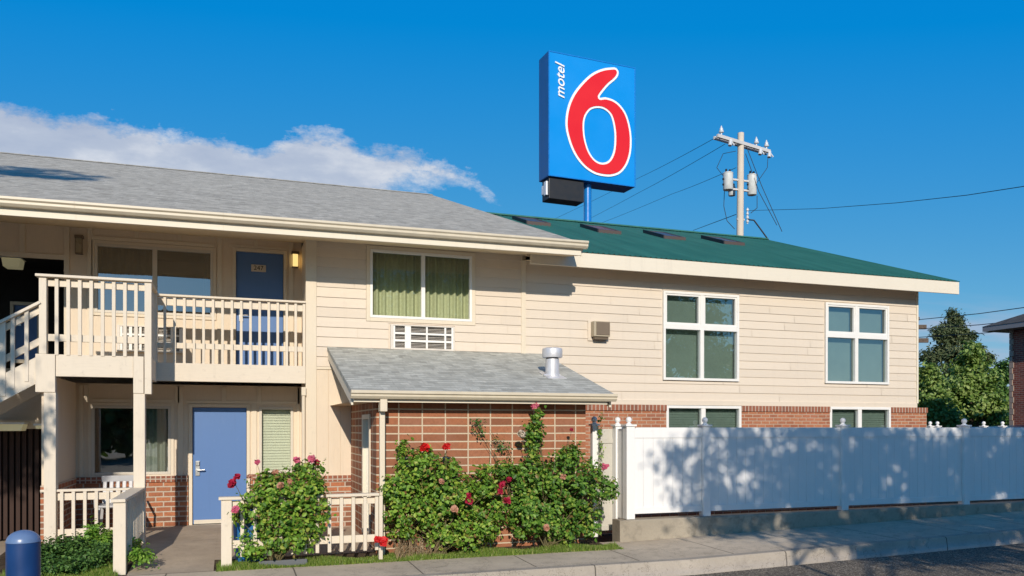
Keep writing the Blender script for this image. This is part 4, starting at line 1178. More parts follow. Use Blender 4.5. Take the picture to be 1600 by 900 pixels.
# ================================================================== SIGN
SX, SY = 9.61, 24.0; SR = R(3.5); SW, ST = 3.24, .75; Z0, Z1 = 9.78, 13.81
sg = thing('pole_sign', (SX, SY, -.3), 'tall blue pole sign with a big red 6 outlined in white', 'sign')
ex = Vector((math.cos(SR), math.sin(SR), 0)); ey = Vector((-math.sin(SR), math.cos(SR), 0))
def S(u, w, z): return Vector((SX, SY, 0)) + ex*u + ey*w + Vector((0,0,z))
def sbox(mb, u0, u1, w0, w1, z0, z1):
    mb.prism([S(u0,w0,z0),S(u1,w0,z0),S(u1,w1,z0),S(u0,w1,z0)], (0,0,z1-z0)); return mb
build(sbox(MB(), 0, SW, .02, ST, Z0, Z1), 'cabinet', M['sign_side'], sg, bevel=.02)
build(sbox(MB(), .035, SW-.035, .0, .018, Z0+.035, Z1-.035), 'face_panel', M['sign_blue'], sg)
fr = MB(); sbox(fr, 0, .035, -.012, .02, Z0, Z1); sbox(fr, SW-.035, SW, -.012, .02, Z0, Z1); sbox(fr, .035, SW-.035, -.012, .02, Z0, Z0+.035); sbox(fr, .035, SW-.035, -.012, .02, Z1-.035, Z1)
build(fr, 'face_frame', M['pole_blue'], sg)
bt = MB(); Bh = .70
u1 = X_(914, 24.1)-SX
sbox(bt, .06, u1, .08, .62, Z0-Bh, Z0-.02); build(bt, 'lower_cabinet', M['black'], sg, bevel=.02)
bt = MB(); sbox(bt, -.02, .058, .14, .34, Z0-.58, Z0-.12); sbox(bt, .0, .058, .40, .55, Z0-.5, Z0-.2); build(bt, 'junction_box', M['porcelain'], sg, bevel=.02)
pu = X_(921.3, 24.37)-SX-.0
pc = S(pu, .38, 0)
build(MB().tube([(pc.x,pc.y,-.3),(pc.x,pc.y,Z0)], .13, 24), 'pole', M['pole_blue'], sg, smooth=True)
def smooth_poly(pts, k=8):
    out = []; n = len(pts)
    for i in range(n):
        p0, p1, p2, p3 = (np.array(pts[(i+j-1) % n], float) for j in range(4))
        for t in np.arange(k)/k:
            out.append(.5*((2*p1)+(-p0+p2)*t+(2*p0-5*p1+4*p2-p3)*t*t+(-p0+3*p1-3*p2+p3)*t**3))
    return np.array(out)
outer = [(372,126),(392,128),(404,143),(402,162),(388,180),(360,203),(334,232),(318,258),(345,257),(382,268),(415,293),(442,332),(459,385),(466,440),(462,500),(445,550),(414,587),(375,602),(335,602),(290,590),(245,558),(208,508),(183,445),(171,380),(178,310),(200,250),(235,200),(280,156),(328,133)]
inner = [(310,304),(341,311),(368,337),(382,385),(386,435),(381,490),(362,530),(332,543),(300,532),(273,497),(256,445),(250,390),(256,345),(278,313)]
def to_face(P):
    P = np.array(P, float); u = (P[:,0]-103)/384; top = 55+70*u; bot = 603+45*u
    # perspective: far side is compressed
    uu = u*(1+.045*(1-u))
    return np.stack([uu*SW, Z1 - (P[:,1]-top)/(bot-top)*(Z1-Z0)], 1)
def offset(P, d):
    t = np.roll(P,-2,0)-np.roll(P,2,0); t /= np.linalg.norm(t,axis=1)[:,None]
    nrm = np.stack([t[:,1],-t[:,0]],1)
    A = np.sum(P[:,0]*np.roll(P[:,1],-1)-np.roll(P[:,0],-1)*P[:,1])
    return P + nrm*d*(1 if A > 0 else -1)
def ring(name, out, inn, w0, w1, mat):
    cu = bpy.data.curves.new(name, 'CURVE'); cu.dimensions = '2D'; cu.fill_mode = 'BOTH'; cu.extrude = (w1-w0)/2
    for P in (out, inn):
        sp_ = cu.splines.new('POLY'); sp_.points.add(len(P)-1)
        for i, (a, b) in enumerate(P): sp_.points[i].co = (a, b, 0, 1)
        sp_.use_cyclic_u = True
    tmp = bpy.data.objects.new('src', cu); COL.objects.link(tmp); bpy.context.view_layer.update()
    me = bpy.data.meshes.new_from_object(tmp.evaluated_get(bpy.context.evaluated_depsgraph_get())); bpy.data.objects.remove(tmp)
    me.materials.clear(); me.materials.append(mat)
    o = bpy.data.objects.new(name, me); COL.objects.link(o); o.parent = sg
    p = S(0,(w0+w1)/2,0); o.location = p - sg.location; o.rotation_euler = (R(90),0,SR)
    return o
# work in cabinet coordinates: x = u along the face, y = height
fo = to_face(smooth_poly(outer)); fi = to_face(smooth_poly(inner))
ring('numeral_outline', fo, fi, -.03, -.012, M['sign_white'])
ring('numeral', offset(fo,-.075), offset(fi,.065), -.045, -.032, M['sign_red'])
tpos = S(.37*SW/3.24*.82, -.012, Z1-1.0)
tp = to_face([(150,190)])[0]
text('motel', S(tp[0], -.02, tp[1]), .47, M['sign_white'], sg, 'lettering', rot=(R(90), R(-90), SR), ext=.012, shear=.28, bold=.003)

# ================================================================== UTILITY POLE
dU = 38.0
up_ = thing('utility_pole', tuple(at_depth(1155,668,dU).xy)+(-.3,), 'wooden utility pole with crossarm and three grey transformers', 'utility pole')
bt_ = at_depth(1153.5,668,dU); tp_ = at_depth(1157.5,208,dU)
build(MB().tube([(bt_.x,bt_.y,-.3),(tp_.x,tp_.y,tp_.z)], [.20,.15], 14), 'pole', M['pole'], up_, smooth=True)
A = at_depth(1121,212,dU-1.1); B = at_depth(1203,237,dU+1.1)
build(MB().bar(A, B, .12, .16), 'crossarm', M['arm'], up_, bevel=.01)
build(MB().bar(A+Vector((0,.28,0)), B+Vector((0,.28,0)), .10, .14), 'crossarm', M['arm'], up_, bevel=.01)
def AB(t): return A.lerp(B, t)
for t in (.07,.73,.93):
    p = AB(t); m = MB(); m.lathe((p.x,p.y,p.z+.06), [(.03,0),(.03,.12),(.11,.14),(.12,.20),(.08,.24),(.085,.30),(.04,.38),(.02,.45)], 10); build(m, 'insulator', M['porcelain'], up_, smooth=True)
for t in (.22,.79,.97):
    p = AB(t); m = MB(); m.tube([p+Vector((0,-.1,-.05)), p+Vector((-.08,-.15,-.35))], [.07,.09], 8); m.tube([p+Vector((0,-.1,-.08)), p+Vector((.18,-.12,-.30))], .035, 6); build(m, 'cutout_fuse', M['porcelain'], up_, smooth=True)
for (px, y0, y1, dd, r_) in ((1137.5,270,297,dU-.5,.235),(1175,273,305,dU+.2,.22),(1143.5,292,306,dU+.7,.17)):
    p = at_depth(px, y1, dd); q = at_depth(px, y0, dd); m = MB(); h = q.z-p.z
    m.lathe((p.x,p.y,p.z), [(r_*.9,0),(r_,.03),(r_,h-.06),(r_*1.05,h-.05),(r_*1.05,h-.02),(r_*.7,h+.03)], 16)
    c = build(m, 'transformer', M['can'], up_, smooth=True)
    m = MB()
    for s_x in (-.1,.1): m.lathe((p.x+s_x,p.y,q.z), [(.045,0),(.06,.05),(.04,.09),(.055,.13),(.03,.17)], 8)
    for k in range(2): m.box(p.x-r_-.05,p.x-r_+.0,p.y-.04,p.y+.04,p.z+.2+k*.25,p.z+.28+k*.25)
    build(m, 'bushing', M['black'], c, smooth=True)
m = MB()
for z_ in (282, 297, 343):
    p = at_depth(1157,z_,dU-.0); m.box(p.x-.55 if z_<300 else p.x-.2,p.x+.5 if z_<300 else p.x+.2,p.y-.05,p.y+.05,p.z-.04,p.z+.04)
build(m, 'bracket', M['arm'], up_)
m = MB()
for z_ in (328,334,340,346):
    p = at_depth(1168,z_,dU); m.sphere((p.x,p.y,p.z), .07, 8)
p0 = at_depth(1168,325,dU); p1 = at_depth(1168,350,dU); m.tube([p1,p0], .03, 6)
build(m, 'spool_rack', M['porcelain'], up_, smooth=True)
# wires
def wire(name_, pts, r_, label, sag=0):
    P_ = [at_depth(*p) for p in pts]; out = []
    for a, b in zip(P_, P_[1:]):
        for i in range(8):
            f = i/8; q = a.lerp(b, f); q.z -= sag*4*f*(1-f); out.append(q)
    out.append(P_[-1])
    o = build(MB().tube(out, r_, 5), name_, M['cable'], None, smooth=True)
    return tag(o, label, 'wire', 'overhead wires')
wire('overhead_wire', [(1120,214,37),(1000,277,62),(860,345,90)], .013, 'thin wire from the left tip of the crossarm down past the sign', .05)
wire('overhead_wire', [(1133,225,37.3),(1000,300,62),(900,352,90)], .013, 'thin wire from the left half of the crossarm, second from its tip', .05)
wire('overhead_wire', [(1150,262,38),(1050,303,60),(930,352,85)], .013, 'thin wire leaving the pole above the left transformers', .05)
wire('overhead_wire', [(1150,335,38),(1083,360,60)], .018, 'short thin wire low on the left of the pole')
wire('overhead_wire', [(1169,329,38),(1280,326,32),(1400,317,26),(1510,305,21.5),(1620,288,18)], .010, 'single wire running from the pole to the right edge', .0)
wire('guy_wire', [(1166,228,38),(1190,290,38),(1222,362,38)], .016, 'dotted guy wire slanting down right of the pole, upper one')
wire('guy_wire', [(1165,240,38),(1186,300,38),(1214,352,38)], .016, 'dotted guy wire slanting down right of the pole, lower one')
wire('service_cable', [(1168,343,38),(1178,344,38),(1187,356,38),(1203,378,38)], .035, 'thick black cable drooping from the pole onto the green roof')
wire('jumper_wire', [(1150,236,38),(1130,240,38),(1120,262,38),(1131,276,38)], .014, 'looping jumper wire left of the pole top')
wire('jumper_wire', [(1200,245,38.8),(1199,262,38.8),(1183,285,38.8)], .014, 'looping jumper wire right of the pole top')
wire('jumper_wire', [(1132,298,38),(1131,322,38),(1136,345,38),(1148,358,38)], .016, 'jumper wire hanging below the left transformers')
wire('jumper_wire', [(1183,306,38),(1183,325,38),(1173,333,38)], .016, 'jumper wire hanging below the right transformer')
for k, (ya, yb, lab) in enumerate(((499,479,'highest'),(513,500,'middle'),(526,514,'lowest'))):
    wire('overhead_wire', [(1420,ya+2,48),(1530,(ya+yb)/2+1,40),(1640,yb-4,33)], .02, f'{lab} of the three wires passing the tree and the brick house')
p2 = thing('utility_pole', tuple(at_depth(1418,668,48).xy)+(-.3,), 'far utility pole arms peeking out behind the green roofed building corner', 'utility pole')
q = at_depth(1418,668,48)
build(MB().tube([(q.x,q.y,-.3),(q.x,q.y,9.2)], .16, 10), 'pole', M['bark'], p2, smooth=True)
for y_, xr_ in ((498,1436),(511,1447),(532,1450)):
    a = at_depth(1395,y_,48); b = at_depth(xr_,y_,48); build(MB().bar(a,b,.14,.26 if y_>500 else .2), 'crossarm', M['bark'], p2)

# ================================================================== FAR BRICK HOUSE
hs = thing('brick_house', (27.2,15,0), 'red brick neighbouring house with a dark hipped roof at the right edge', 'house')
HX, HY = 27.2, 22.0
build(MB().box(HX, HX+12, 4, HY, -.2, 5.25), 'wall', M['farbrick'], hs)
q_ = MB()
z = -.2; k = 0
while z < 5.2:
    q_.box(HX-.03, HX+.1, HY-.10-(.05 if k%2 else 0), HY+.02, z, z+.2); z += .215; k += 1
build(q_, 'corner_trim', flat('stone_trim', (.36,.28,.22), .8), hs)
e = .65; ez = 5.45
hr_ = MB()
x0, x1, y0, y1 = HX-e, HX+12+e, 4-e, HY+e
rz = ez + (x1-x0)/2*.42; xc = (x0+x1)/2
hr_.v += [(x0,y0,ez),(x1,y0,ez),(x1,y1,ez),(x0,y1,ez),(xc,y0+6,rz),(xc,y1-6,rz)]
hr_.f += [(0,1,4),(1,2,5,4),(2,3,5),(3,0,4,5)]
build(hr_, 'roof', M['shingle_far'], hs)
build(MB().box(x0+.02, x1-.02, y0+.02, y1-.02, 5.27, ez-.005), 'eave', flat('eave_grey', (.22,.22,.23), .6), hs)

# car behind the fence
pc_ = at_depth(1572, 668, 24); 
cr_ = thing('parked_car', (pc_.x,pc_.y,-.1), 'dark parked car whose roof shows above the white fence near the brick house', 'car')
m = MB(); L_ = 4.6
prf = [(-2.3,.35),(-2.3,.95),(-1.35,1.1),(-.75,1.74),(1.3,1.80),(2.1,1.25),(2.3,1.1),(2.3,.35)]
m.prism([(pc_.x+a, pc_.y-.9, b-.05) for a, b in prf], (0,1.8,0)); build(m, 'body', M['carblue'], cr_, bevel=.08)
m = MB()
for yy in (pc_.y-.912,): m.prism([(pc_.x-1.15,yy,1.12),(pc_.x-.68,yy,1.62),(pc_.x+1.2,yy,1.66),(pc_.x+1.8,yy,1.15)], (0,.01,0))
build(m, 'window', M['glass_dark'], cr_)
for a in (-1.45,1.45): build(MB().tube([(pc_.x+a,pc_.y-.93,.25),(pc_.x+a,pc_.y-.7,.25)], .34, 20), 'wheel', M['tyre'], cr_, smooth=True)

# ================================================================== TREES
def tree(name_, x, y, h, blobs, nclump, per, spread, leaf, mat, label, group=None, trunk_r=.18, limbs=7, aspect=.6, base=-.3):
    t = thing(name_, (x, y, base), label, 'tree', group)
    P, N, C = clump_points(blobs, nclump, per, spread)
    leaf_mesh('crown', P, rng.uniform(.6,1.3,len(P))*leaf, M[mat], t, N=N, aspect=aspect)
    mb = MB(); zc = max(b[2] for b in blobs)
    top = Vector((x, y, base + (h-base)*.8))
    pts = [Vector((x,y,base)).lerp(top, f) + Vector((math.sin(f*4)*.12, math.cos(f*3)*.1, 0)) for f in (0,.15,.35,.6,.8,1)]
    mb.tube(pts, [trunk_r*1.3,trunk_r,trunk_r*.85,trunk_r*.6,trunk_r*.35,trunk_r*.1], 9)
    idx = rng.choice(len(C), min(limbs, len(C)), replace=False)
    for i in idx:
        c = Vector(C[i]); zz_ = min(max(base+h*.2, c.z-(c-top).length*.5), top.z)
        s = Vector((x,y,zz_)); mid = s.lerp(c,.5)+Vector((0,0,.15*(c-s).length))
        mb.tube([s, mid, c], [trunk_r*.4, trunk_r*.22, trunk_r*.06], 6)
    build(mb, 'trunk', M['bark'], t, smooth=True)
    return t
# trees beyond the fence on the right
dT = 42
def blob(px, py, rx, rz, d, w=1, ry=None):
    p = at_depth(px, py, d); s = d/F
    return (p.x, p.y, p.z, rx*s, (ry or rx)*s, rz*s, w)
dC = 50
cb = [blob(1490,494,5,10,dC,.35), blob(1490,508,11,12,dC,.7), blob(1490,524,20,14,dC,1.0), blob(1468,522,14,10,dC,.5), blob(1508,526,14,12,dC,.6), blob(1492,548,34,18,dC,1.6), blob(1462,552,16,10,dC,.5), blob(1520,552,16,11,dC,.6),
      blob(1540,560,10,9,dC,.4), blob(1455,562,14,9,dC,.4), blob(1490,580,40,22,dC,1.6), blob(1460,612,30,30,dC,1.0)]
q = at_depth(1492,668,dC)
tree('conifer_tree', q.x, q.y, 9.0, cb, 400, 44, .16, .22, 'needles', 'tall dark conifer with a ragged pointed top beyond the fence', trunk_r=.2, limbs=14, aspect=.35)
dD = 40
db = [blob(1520,550,12,14,dD,.4), blob(1512,572,24,18,dD,1.0), blob(1530,592,24,22,dD,1.0), blob(1500,600,26,24,dD,1.2), blob(1518,630,38,30,dD,2.0), blob(1478,640,24,26,dD,1.0), blob(1545,640,20,22,dD,.7)]
q = at_depth(1515,668,dD)
tree('leafy_tree', q.x, q.y, 5.5, db, 300, 46, .17, .20, 'treeleaf_light', 'bright green leafy tree in front of the conifer', trunk_r=.15, limbs=10)
db = [blob(1565,585,9,20,44,.5), blob(1556,600,16,18,44,.8), blob(1562,635,20,32,44,1.5)]
q = at_depth(1560,668,44)
tree('leafy_tree', q.x, q.y, 4.6, db, 200, 34, .20, .20, 'shrub_leaf', 'dark slender tree beside the brick house', trunk_r=.12, limbs=6)
db = [blob(1450,590,14,20,37,.8), blob(1452,620,20,28,37,1.4), blob(1470,650,24,18,37,1.0), blob(1446,655,14,14,37,.6)]
q = at_depth(1452,668,37)
tree('leafy_tree', q.x, q.y, 4.2, db, 230, 36, .18, .17, 'treeleaf_light', 'low pale green tree right beside the cream building corner', trunk_r=.12, limbs=6)
hb = [blob(px, 655, 22, 18, 46, 1) for px in (1440,1470,1500,1530,1560,1590)]
P, N, C = clump_points(hb, 200, 40, .25); q = at_depth(1515,668,46)
hd = thing('hedge', (q.x,q.y,-.2), 'dark hedge under the trees just above the fence top', 'hedge')
leaf_mesh('foliage', P, rng.uniform(.6,1.3,len(P))*.22, M['shrub_leaf'], hd, N=N)

# street trees behind the camera: they cast the dappled shade on the fence and show in the panes
shade = []
for i, (xc_, x0_, x1_) in enumerate(((5.3,5.0,6.5),(8.6,7.4,9.9),(12.4,11.2,13.9),(16.6,15.3,18.2))):
    bl = []
    n_ = 2 if i == 0 else 3
    for a in range(n_):
        xx = x0_ + (x1_-x0_)*a/(n_-1)
        bl.append((xx, -.5+.4*math.sin(xx*3), 6.3+.10*math.sin(xx*2.3), 1.2, 1.0, 1.15, 1.25))
        bl.append((xx+(1.75 if i == 0 else .3), -.6, 4.75+.2*math.sin(xx*4), 1.0, .9, .75, .7))
    shade.append((xc_, -.6, bl, (62 if i < 2 else 84)*len(bl)))
for i, (x, y, bl, nc) in enumerate(shade):
    tree('street_tree', x, y, 6.6, bl, nc, 30, .20, .15, 'treeleaf', ('small street tree nearest the fence corner, shading the second fence post', 'street tree shading the middle fence panels', 'street tree shading the right fence panels and kerb', 'street tree furthest right, mirrored in the tall windows')[i], 'street trees along the road', .12, 10)
# trees across the road, mirrored in the window panes
for i, xx in enumerate((-26,-15,-6,3,12,21,30,40,52)):
    h_ = 7.5+2.2*math.sin(i*2.1)
    tree('road_tree', xx, -30, h_, [(xx,-30,h_*.55,4.6,3.2,h_*.36,1),(xx+2.5,-30,h_*.4,4,3,h_*.34,.8),(xx-2,-30,h_*.3,4,3,h_*.3,.7)], 150, 30, .7, .7, 'treeleaf', 'tree across the road behind the viewpoint, mirrored in the windows', 'trees across the road', .3, 6)
# large tree left, off camera: shades the stairs and the upper left roof
tree('shade_tree', -9.0, 3.6, 16, [(-5.75,4.5,6.9,1.0,.8,.75,1.0),(-5.2,4.5,5.75,.75,.6,.5,.7),(-7.7,5,12.9,2.2,1.2,1.1,2.4),(-6.2,5,12.4,.9,.5,.3,.35),(-7.3,5,9.9,1.0,.6,.22,.4),(-10.5,5,10.5,1.8,2.0,2.0,.8),(-10,5,7.5,1.8,1.5,1.5,.7)], 300, 30, .17, .14, 'treeleaf', 'tall tree left of the view whose shade dapples the stairs', 'street trees along the road', .25, 14)

# ================================================================== ROSES
def rose(x, y, label, blobs, nclump, per, mat, flowers, tips, leaf=.062, spread=.043):
    t = thing('rose_bush', (x, y, -.12), label, 'rose bush', 'rose bushes')
    P, N, C = clump_points(blobs, nclump, per, spread, .5)
    leaf_mesh('foliage', P, rng.uniform(.35,1.35,len(P))*leaf, M[mat], t, N=N+np.array([0,-.4,.3]), aspect=.62)
    oc = C[rng.choice(len(C), 34, replace=False)]
    cen = C.mean(0); out_ = oc - cen; out_ /= np.linalg.norm(out_, axis=1)[:,None]+1e-6
    sp_t = oc + out_*rng.uniform(.06,.17,34)[:,None] + np.array([0,-.02,.07])
    SP = np.concatenate([oc + (sp_t-oc)*f + rng.normal(size=oc.shape)*.014 for f in np.linspace(.2,1.05,8)])
    leaf_mesh('foliage', SP, rng.uniform(.5,1.0,len(SP))*leaf*.9, M[mat], t)
    tips = tips + [tuple(q) for q in sp_t[::2]]
    idx = rng.choice(len(C), 26, replace=False)
    stems('stems', (x, y, -.12), [tuple(C[i]) for i in idx] + tips, .011, M['stem'], t)
    for (px, py, yy, r_, m_) in flowers:
        d = D_(px, yy); flower((X_(px,yy), yy, Z_(px,py,yy)), r_*1.3, M[m_], t)
    return t
def rb(px, py, rx, rz, Y, w=1, ry=.32):
    d = D_(px, Y); k = d/F
    return (X_(px,Y), Y, Z_(px,py,Y), rx*k, ry, rz*k, w)
def tip(px, py, Y): return (X_(px,Y), Y, Z_(px,py,Y))
# left bush
yb_ = 10.98
rose(X_(430,yb_), yb_, 'rose bush with pink and dusky blooms beside the blue door walkway',
     [rb(440,775,50,34,yb_,1.3),rb(410,795,42,36,yb_,1.1),rb(475,765,34,36,yb_,1.1),rb(450,815,52,36,yb_,1.5),rb(482,800,34,40,yb_,1.2),rb(470,835,36,26,yb_,1.0),rb(430,840,30,20,yb_,.6),rb(380,805,16,14,yb_,.2,.15),rb(400,860,22,9,yb_,.2,.15),rb(480,735,22,16,yb_,.4,.2),rb(425,748,24,10,yb_,.4,.2)],
     660, 15, 'rose_leaf',
     [(363,756,yb_-.2,.055,'petal_crimson'),(370,745,yb_-.2,.04,'petal_crimson'),(402,722,yb_,.035,'petal_pink'),(464,719,yb_,.045,'petal_pink'),(487,717,yb_-.1,.045,'petal_pink'),(495,722,yb_,.035,'petal_crimson'),
      (368,796,yb_-.3,.045,'petal_pink'),(430,738,yb_-.1,.04,'petal_peach'),(455,752,yb_-.25,.045,'petal_peach'),(438,758,yb_-.25,.04,'petal_peach'),(390,745,yb_-.15,.035,'petal_peach')],
     [tip(402,724,yb_),tip(464,722,yb_),tip(488,720,yb_),tip(365,752,yb_-.15)])
y2 = 11.05
rose(X_(690,y2), y2, 'wide rose bush against the brick wall with two bright red blooms on top',
     [rb(625,765,30,34,y2,.9),rb(660,740,42,28,y2,1.1),rb(640,800,44,44,y2,1.4),rb(700,765,44,36,y2,1.3),rb(700,815,52,42,y2,1.7),rb(760,790,32,40,y2,1.1),rb(755,750,28,26,y2,.7),rb(740,830,42,26,y2,.9),rb(662,715,18,18,y2,.4,.15),rb(700,732,14,14,y2,.25,.15),rb(630,705,6,22,y2,.16,.06)],
     780, 15, 'rose_leaf',
     [(663,698,y2-.1,.065,'petal_red'),(697,697,y2-.1,.055,'petal_red'),(733,782,y2-.33,.05,'petal_crimson'),(732,774,y2-.33,.035,'petal_crimson'),(710,795,y2-.33,.05,'petal_peach'),(599,846,y2-.3,.06,'petal_red'),(590,843,y2-.3,.045,'petal_red'),(690,752,y2-.3,.035,'petal_peach')],
     [tip(630,690,y2),tip(664,702,y2),tip(697,700,y2),tip(640,700,y2)])
y3 = 11.12
rose(X_(860,y3), y3, 'tallest rose bush by the gate with one pink bloom on a long cane',
     [rb(830,745,36,32,y3,1.1),rb(870,740,36,34,y3,1.1),rb(845,785,50,36,y3,1.7),rb(900,765,36,34,y3,1.1),rb(940,765,24,20,y3,.7),rb(870,820,50,28,y3,1.4),rb(915,815,34,26,y3,.9),rb(815,800,26,44,y3,.9),rb(833,685,13,34,y3,.55,.1),rb(893,715,17,24,y3,.5,.12),rb(840,655,6,18,y3,.2,.06),rb(925,735,14,16,y3,.3,.12),rb(790,735,16,16,y3,.3,.12)],
     860, 15, 'rose_leaf2',
     [(836,633,y3,.055,'petal_pink'),(946,729,y3-.1,.045,'petal_pink'),(815,708-30,y3-.1,.055,'petal_cream'),(785,757,y3-.35,.05,'petal_crimson'),(796,749,y3-.35,.04,'petal_crimson'),(782,768,y3-.35,.04,'petal_crimson'),(792,782,y3-.36,.045,'petal_crimson'),(854,824,y3-.36,.045,'petal_peach'),(893,671,y3,.025,'petal_crimson'),(880,745,y3-.3,.04,'petal_peach')],
     [tip(836,636,y3),tip(838,660,y3),tip(893,673,y3),tip(815,684,y3),tip(946,732,y3)])
# climbing cane on the brick and vine round the gate post
cl_ = thing('climbing_rose', (X_(790,11.3),11.3,-.1), 'sparse climbing rose canes with few leaves on the brick between two bushes', 'rose bush')
tp5 = [tip(742,660,11.3),tip(765,670,11.3),tip(755,690,11.3),tip(785,715,11.3),tip(792,700,11.3)]
stems('stems', (X_(795,11.3),11.3,.5), tp5, .008, M['stem'], cl_, .08)
P, N, C = clump_points([rb(752,672,14,14,11.28,1,.05),rb(745,660,6,10,11.28,.4,.05),rb(785,700,14,16,11.28,.8,.05),rb(768,690,12,8,11.28,.4,.05)], 34, 6, .035)
leaf_mesh('foliage', P, rng.uniform(.6,1.2,len(P))*.045, M['shrub_leaf'], cl_, N=N)
vn = thing('vine', (X_(935,11.9),11.92,-.1), 'thin green vine twining up the gate post', 'vine')
P, N, C = clump_points([rb(938,700-15*k+10*0,3.5,12,11.93,1,.05) for k in range(-6,4)], 60, 7, .02)
leaf_mesh('foliage', P, rng.uniform(.5,1.1,len(P))*.045, M['rose_leaf'], vn, N=N)
stems('stems', (X_(937,11.93),11.93,-.1), [tip(939,655,11.93),tip(935,668,11.93)], .006, M['stem'], vn, .05)
# small planting
def plant(px, py, Y, blobs, nclump, per, leaf, mat, label, nm='shrub', cat='shrub', spread=.05):
    t = thing(nm, (X_(px,Y), Y, -.13), label, cat)
    P, N, C = clump_points(blobs, nclump, per, spread, .4)
    P[:,2] = np.maximum(P[:,2], -.12)
    leaf_mesh('foliage', P, rng.uniform(.55,1.25,len(P))*leaf, M[mat], t, N=N+np.array([0,0,.5]))
    return t
plant(110, 860, 11.5, [rb(70,865,26,16,11.4,1),rb(105,858,34,20,11.5,1.4),rb(140,870,38,18,11.3,1.4),rb(90,885,44,12,11.1,1.2),rb(160,862,20,16,11.4,.7)], 330, 22, .045, 'shrub_leaf', 'low dark green shrub behind the bollard and left of the rail post')
plant(155, 835, 11.75, [rb(152,842,20,16,11.7,1,.2),rb(145,830,9,10,11.7,.4,.12),rb(165,850,16,14,11.6,.8,.2)], 90, 14, .06, 'lime_leaf', 'bright lime green leafy plant in front of the low porch rail')
plant(222, 865, 11.3, [rb(216,868,14,9,11.15,1,.12),rb(226,872,10,6,11.1,.6,.1),rb(208,852,8,16,11.6,.6,.15)], 60, 12, .05, 'lime_leaf', 'small pale green weed at the foot of the rail post on the walkway')
plant(415, 858, 10.95, [rb(400,862,24,10,10.95,1,.12),rb(385,850,12,18,10.95,.6,.1)], 60, 12, .045, 'lime_leaf', 'light green sprigs under the left rose bush')
dg = thing('dry_plant', (X_(650,10.98),10.98,-.13), 'dry brown stalks at the foot of the middle rose bush', 'plant')
mb = MB()
for i in range(150):
    b = Vector((X_(random.uniform(618,680),10.98), 10.98+random.uniform(-.08,.1), -.13)); t = b + Vector((random.uniform(-.12,.12), random.uniform(-.15,.02), random.uniform(.1,.3)))
    mb.tube([b, b.lerp(t,.5)+Vector((0,0,.04)), t], [.005,.004,.0015], 4)
build(mb, 'stalks', M['dry'], dg)
ed = tag(build(MB().box(X_(404,10.92), X_(480,10.92), 10.90, 10.95, -.14, -.055), 'garden_edging', flat('edging_grey', (.12,.13,.14), .7), None, bevel=.01), 'dark grey edging strip under the left rose bush', 'edging')

# ================================================================== LIGHT AND SKY
# light travels along (dx, 1, -k)
dxs, ks = .24, .46
dirv = Vector((dxs, 1, -ks)).normalized()
sl_ = bpy.data.lights.new('sun', 'SUN'); so_ = bpy.data.objects.new('sun', sl_); COL.objects.link(so_)
sl_.energy = 4.15; sl_.angle = R(.55); sl_.color = (1.0,.89,.755)
so_.rotation_euler = dirv.to_track_quat('-Z', 'Y').to_euler()
elev = math.asin(-dirv.z); az = math.atan2(-dirv.x, -dirv.y)     # sun azimuth measured from +Y towards +X
wd = bpy.data.worlds.new('World'); sc.world = wd; wd.use_nodes = True
nt = wd.node_tree; nt.nodes.clear(); g = G(nt)
out = g.n('ShaderNodeOutputWorld'); bg = g.n('ShaderNodeBackground')
sky = g.n('ShaderNodeTexSky', sky_type='NISHITA'); sky.sun_disc = False
sky.sun_elevation = elev; sky.sun_rotation = az; sky.altitude = 300; sky.air_density = 1.0; sky.dust_density = .3; sky.ozone_density = 3.0
hs_ = g.n('ShaderNodeHueSaturation'); hs_.inputs['Saturation'].default_value = 1.25; hs_.inputs['Value'].default_value = 1.0
sp0 = g.n('ShaderNodeSeparateColor'); g.l(sky.outputs[0], sp0.inputs[0])
cr0 = g.n('ShaderNodeCombineColor')
g.l(g.math('MAXIMUM', g.math('MULTIPLY_ADD', sp0.outputs[0], .574, -.68), .01), cr0.inputs[0])
g.l(g.math('MULTIPLY_ADD', sp0.outputs[1], .51, 1.31), cr0.inputs[1])
g.l(g.math('MAXIMUM', g.math('MULTIPLY_ADD', sp0.outputs[2], .05, 6.4), g.math('MULTIPLY', sp0.outputs[2], .75)), cr0.inputs[2])
hs_.inputs['Saturation'].default_value = 1.0
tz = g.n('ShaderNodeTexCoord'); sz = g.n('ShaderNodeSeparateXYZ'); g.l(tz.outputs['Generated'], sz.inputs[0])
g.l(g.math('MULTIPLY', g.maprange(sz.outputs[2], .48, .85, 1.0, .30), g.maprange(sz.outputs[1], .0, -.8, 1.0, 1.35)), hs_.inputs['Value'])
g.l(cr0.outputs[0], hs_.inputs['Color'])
# clouds as a function of view direction
tc = g.n('ShaderNodeTexCoord'); sep = g.n('ShaderNodeSeparateXYZ'); g.l(tc.outputs['Generated'], sep.inputs[0])
ysafe = g.math('MAXIMUM', sep.outputs[1], .02)
uu = g.math('DIVIDE', sep.outputs[0], ysafe); vv = g.math('DIVIDE', sep.outputs[2], ysafe)
def UV(px, py): return U(px), (HOR-py)/F*(CA+SA*U(px))
umin, umax = UV(-300,0)[0], UV(800,0)[0]
def curve(pts):
    fc = g.n('ShaderNodeFloatCurve'); g.l(g.maprange(uu, umin, umax, 0, 1), fc.inputs['Value'])
    c = fc.mapping.curves[0]
    P_ = [((U(a)-umin)/(umax-umin), UV(a,b)[1]) for a, b in pts]
    c.points[0].location = P_[0]; c.points[1].location = P_[-1]
    for p in P_[1:-1]: c.points.new(*p)
    fc.mapping.update(); return fc.outputs[0]
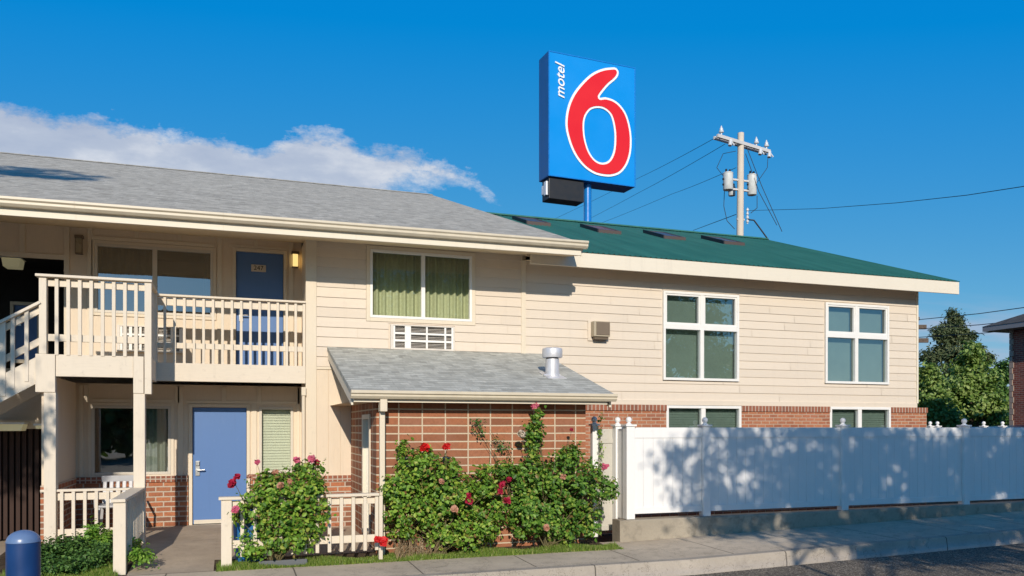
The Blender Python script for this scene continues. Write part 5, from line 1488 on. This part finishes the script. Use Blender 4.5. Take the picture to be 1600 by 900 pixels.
topc = curve([(-300,110),(0,153),(60,168),(160,188),(250,207),(300,208),(350,214),(400,234),(440,219),(520,214),(570,232),(610,232),(660,250),(710,264),(738,274),(765,310),(800,350)])
botc = curve([(-300,360),(0,380),(400,370),(520,330),(560,312),(600,299),(650,285),(700,278),(735,277),(760,296),(800,300)])
cv = g.n('ShaderNodeCombineXYZ'); g.l(uu, cv.inputs[0]); g.l(g.math('MULTIPLY', vv, 1.7), cv.inputs[1])
n1 = g.noise(cv.outputs[0], 9, 12, .68); n2 = g.noise(cv.outputs[0], 34, 8, .7); n3 = g.noise(g.scalev(cv.outputs[0], 1, 1.6, 1), 5, 6, .55)
edge = g.math('ADD', g.math('MULTIPLY', g.math('SUBTRACT', n1, .5), .09), g.math('MULTIPLY', g.math('SUBTRACT', n2, .5), .03))
a1 = g.maprange(g.math('ADD', g.math('SUBTRACT', topc, vv), edge), -.004, .014, 0, 1)
a2 = g.maprange(g.math('ADD', g.math('SUBTRACT', vv, botc), edge), -.010, .014, 0, 1)
inr = g.math('MULTIPLY', g.math('LESS_THAN', uu, umax), g.math('GREATER_THAN', sep.outputs[1], .02))
mask = g.math('MULTIPLY', g.math('MULTIPLY', a1, a2), inr)
# wisps near the horizon on the right
ur0 = UV(1380,0)[0]
h1 = g.maprange(vv, UV(1500,505)[1], UV(1500,455)[1], 1, 0)
h2 = g.maprange(g.noise(g.scalev(cv.outputs[0], 1.0, 5, 1), 4, 6, .55), .38, .62, .15, .85)
h3 = g.maprange(uu, ur0-.25, ur0+.1, 0, 1)
m2 = g.math('MULTIPLY', g.math('MULTIPLY', h1, h2), g.math('MULTIPLY', h3, g.math('GREATER_THAN', sep.outputs[1], .02)))
ccol = g.ramp(g.math('ADD', g.math('MULTIPLY', n3, .75), g.math('MULTIPLY', n1, .25)), [(.34,(3.9,4.6,6.1)),(.47,(5.0,5.6,6.8)),(.60,(7.9,8.1,8.5))])
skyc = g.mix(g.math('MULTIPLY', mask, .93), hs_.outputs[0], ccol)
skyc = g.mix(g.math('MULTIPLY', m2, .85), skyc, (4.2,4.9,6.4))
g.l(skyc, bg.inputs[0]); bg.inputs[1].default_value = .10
g.l(bg.outputs[0], out.inputs[0])

# ================================================================== RENDER
sc.render.engine = 'CYCLES'
sc.cycles.max_bounces = 9; sc.cycles.diffuse_bounces = 6; sc.cycles.transparent_max_bounces = 12
sc.cycles.use_denoising = True
sc.render.resolution_x = 1024; sc.render.resolution_y = 576
vs = sc.view_settings
vs.view_transform = 'Standard'; vs.look = 'None'; vs.gamma = 1; vs.use_curve_mapping = False; vs.exposure = 0.0
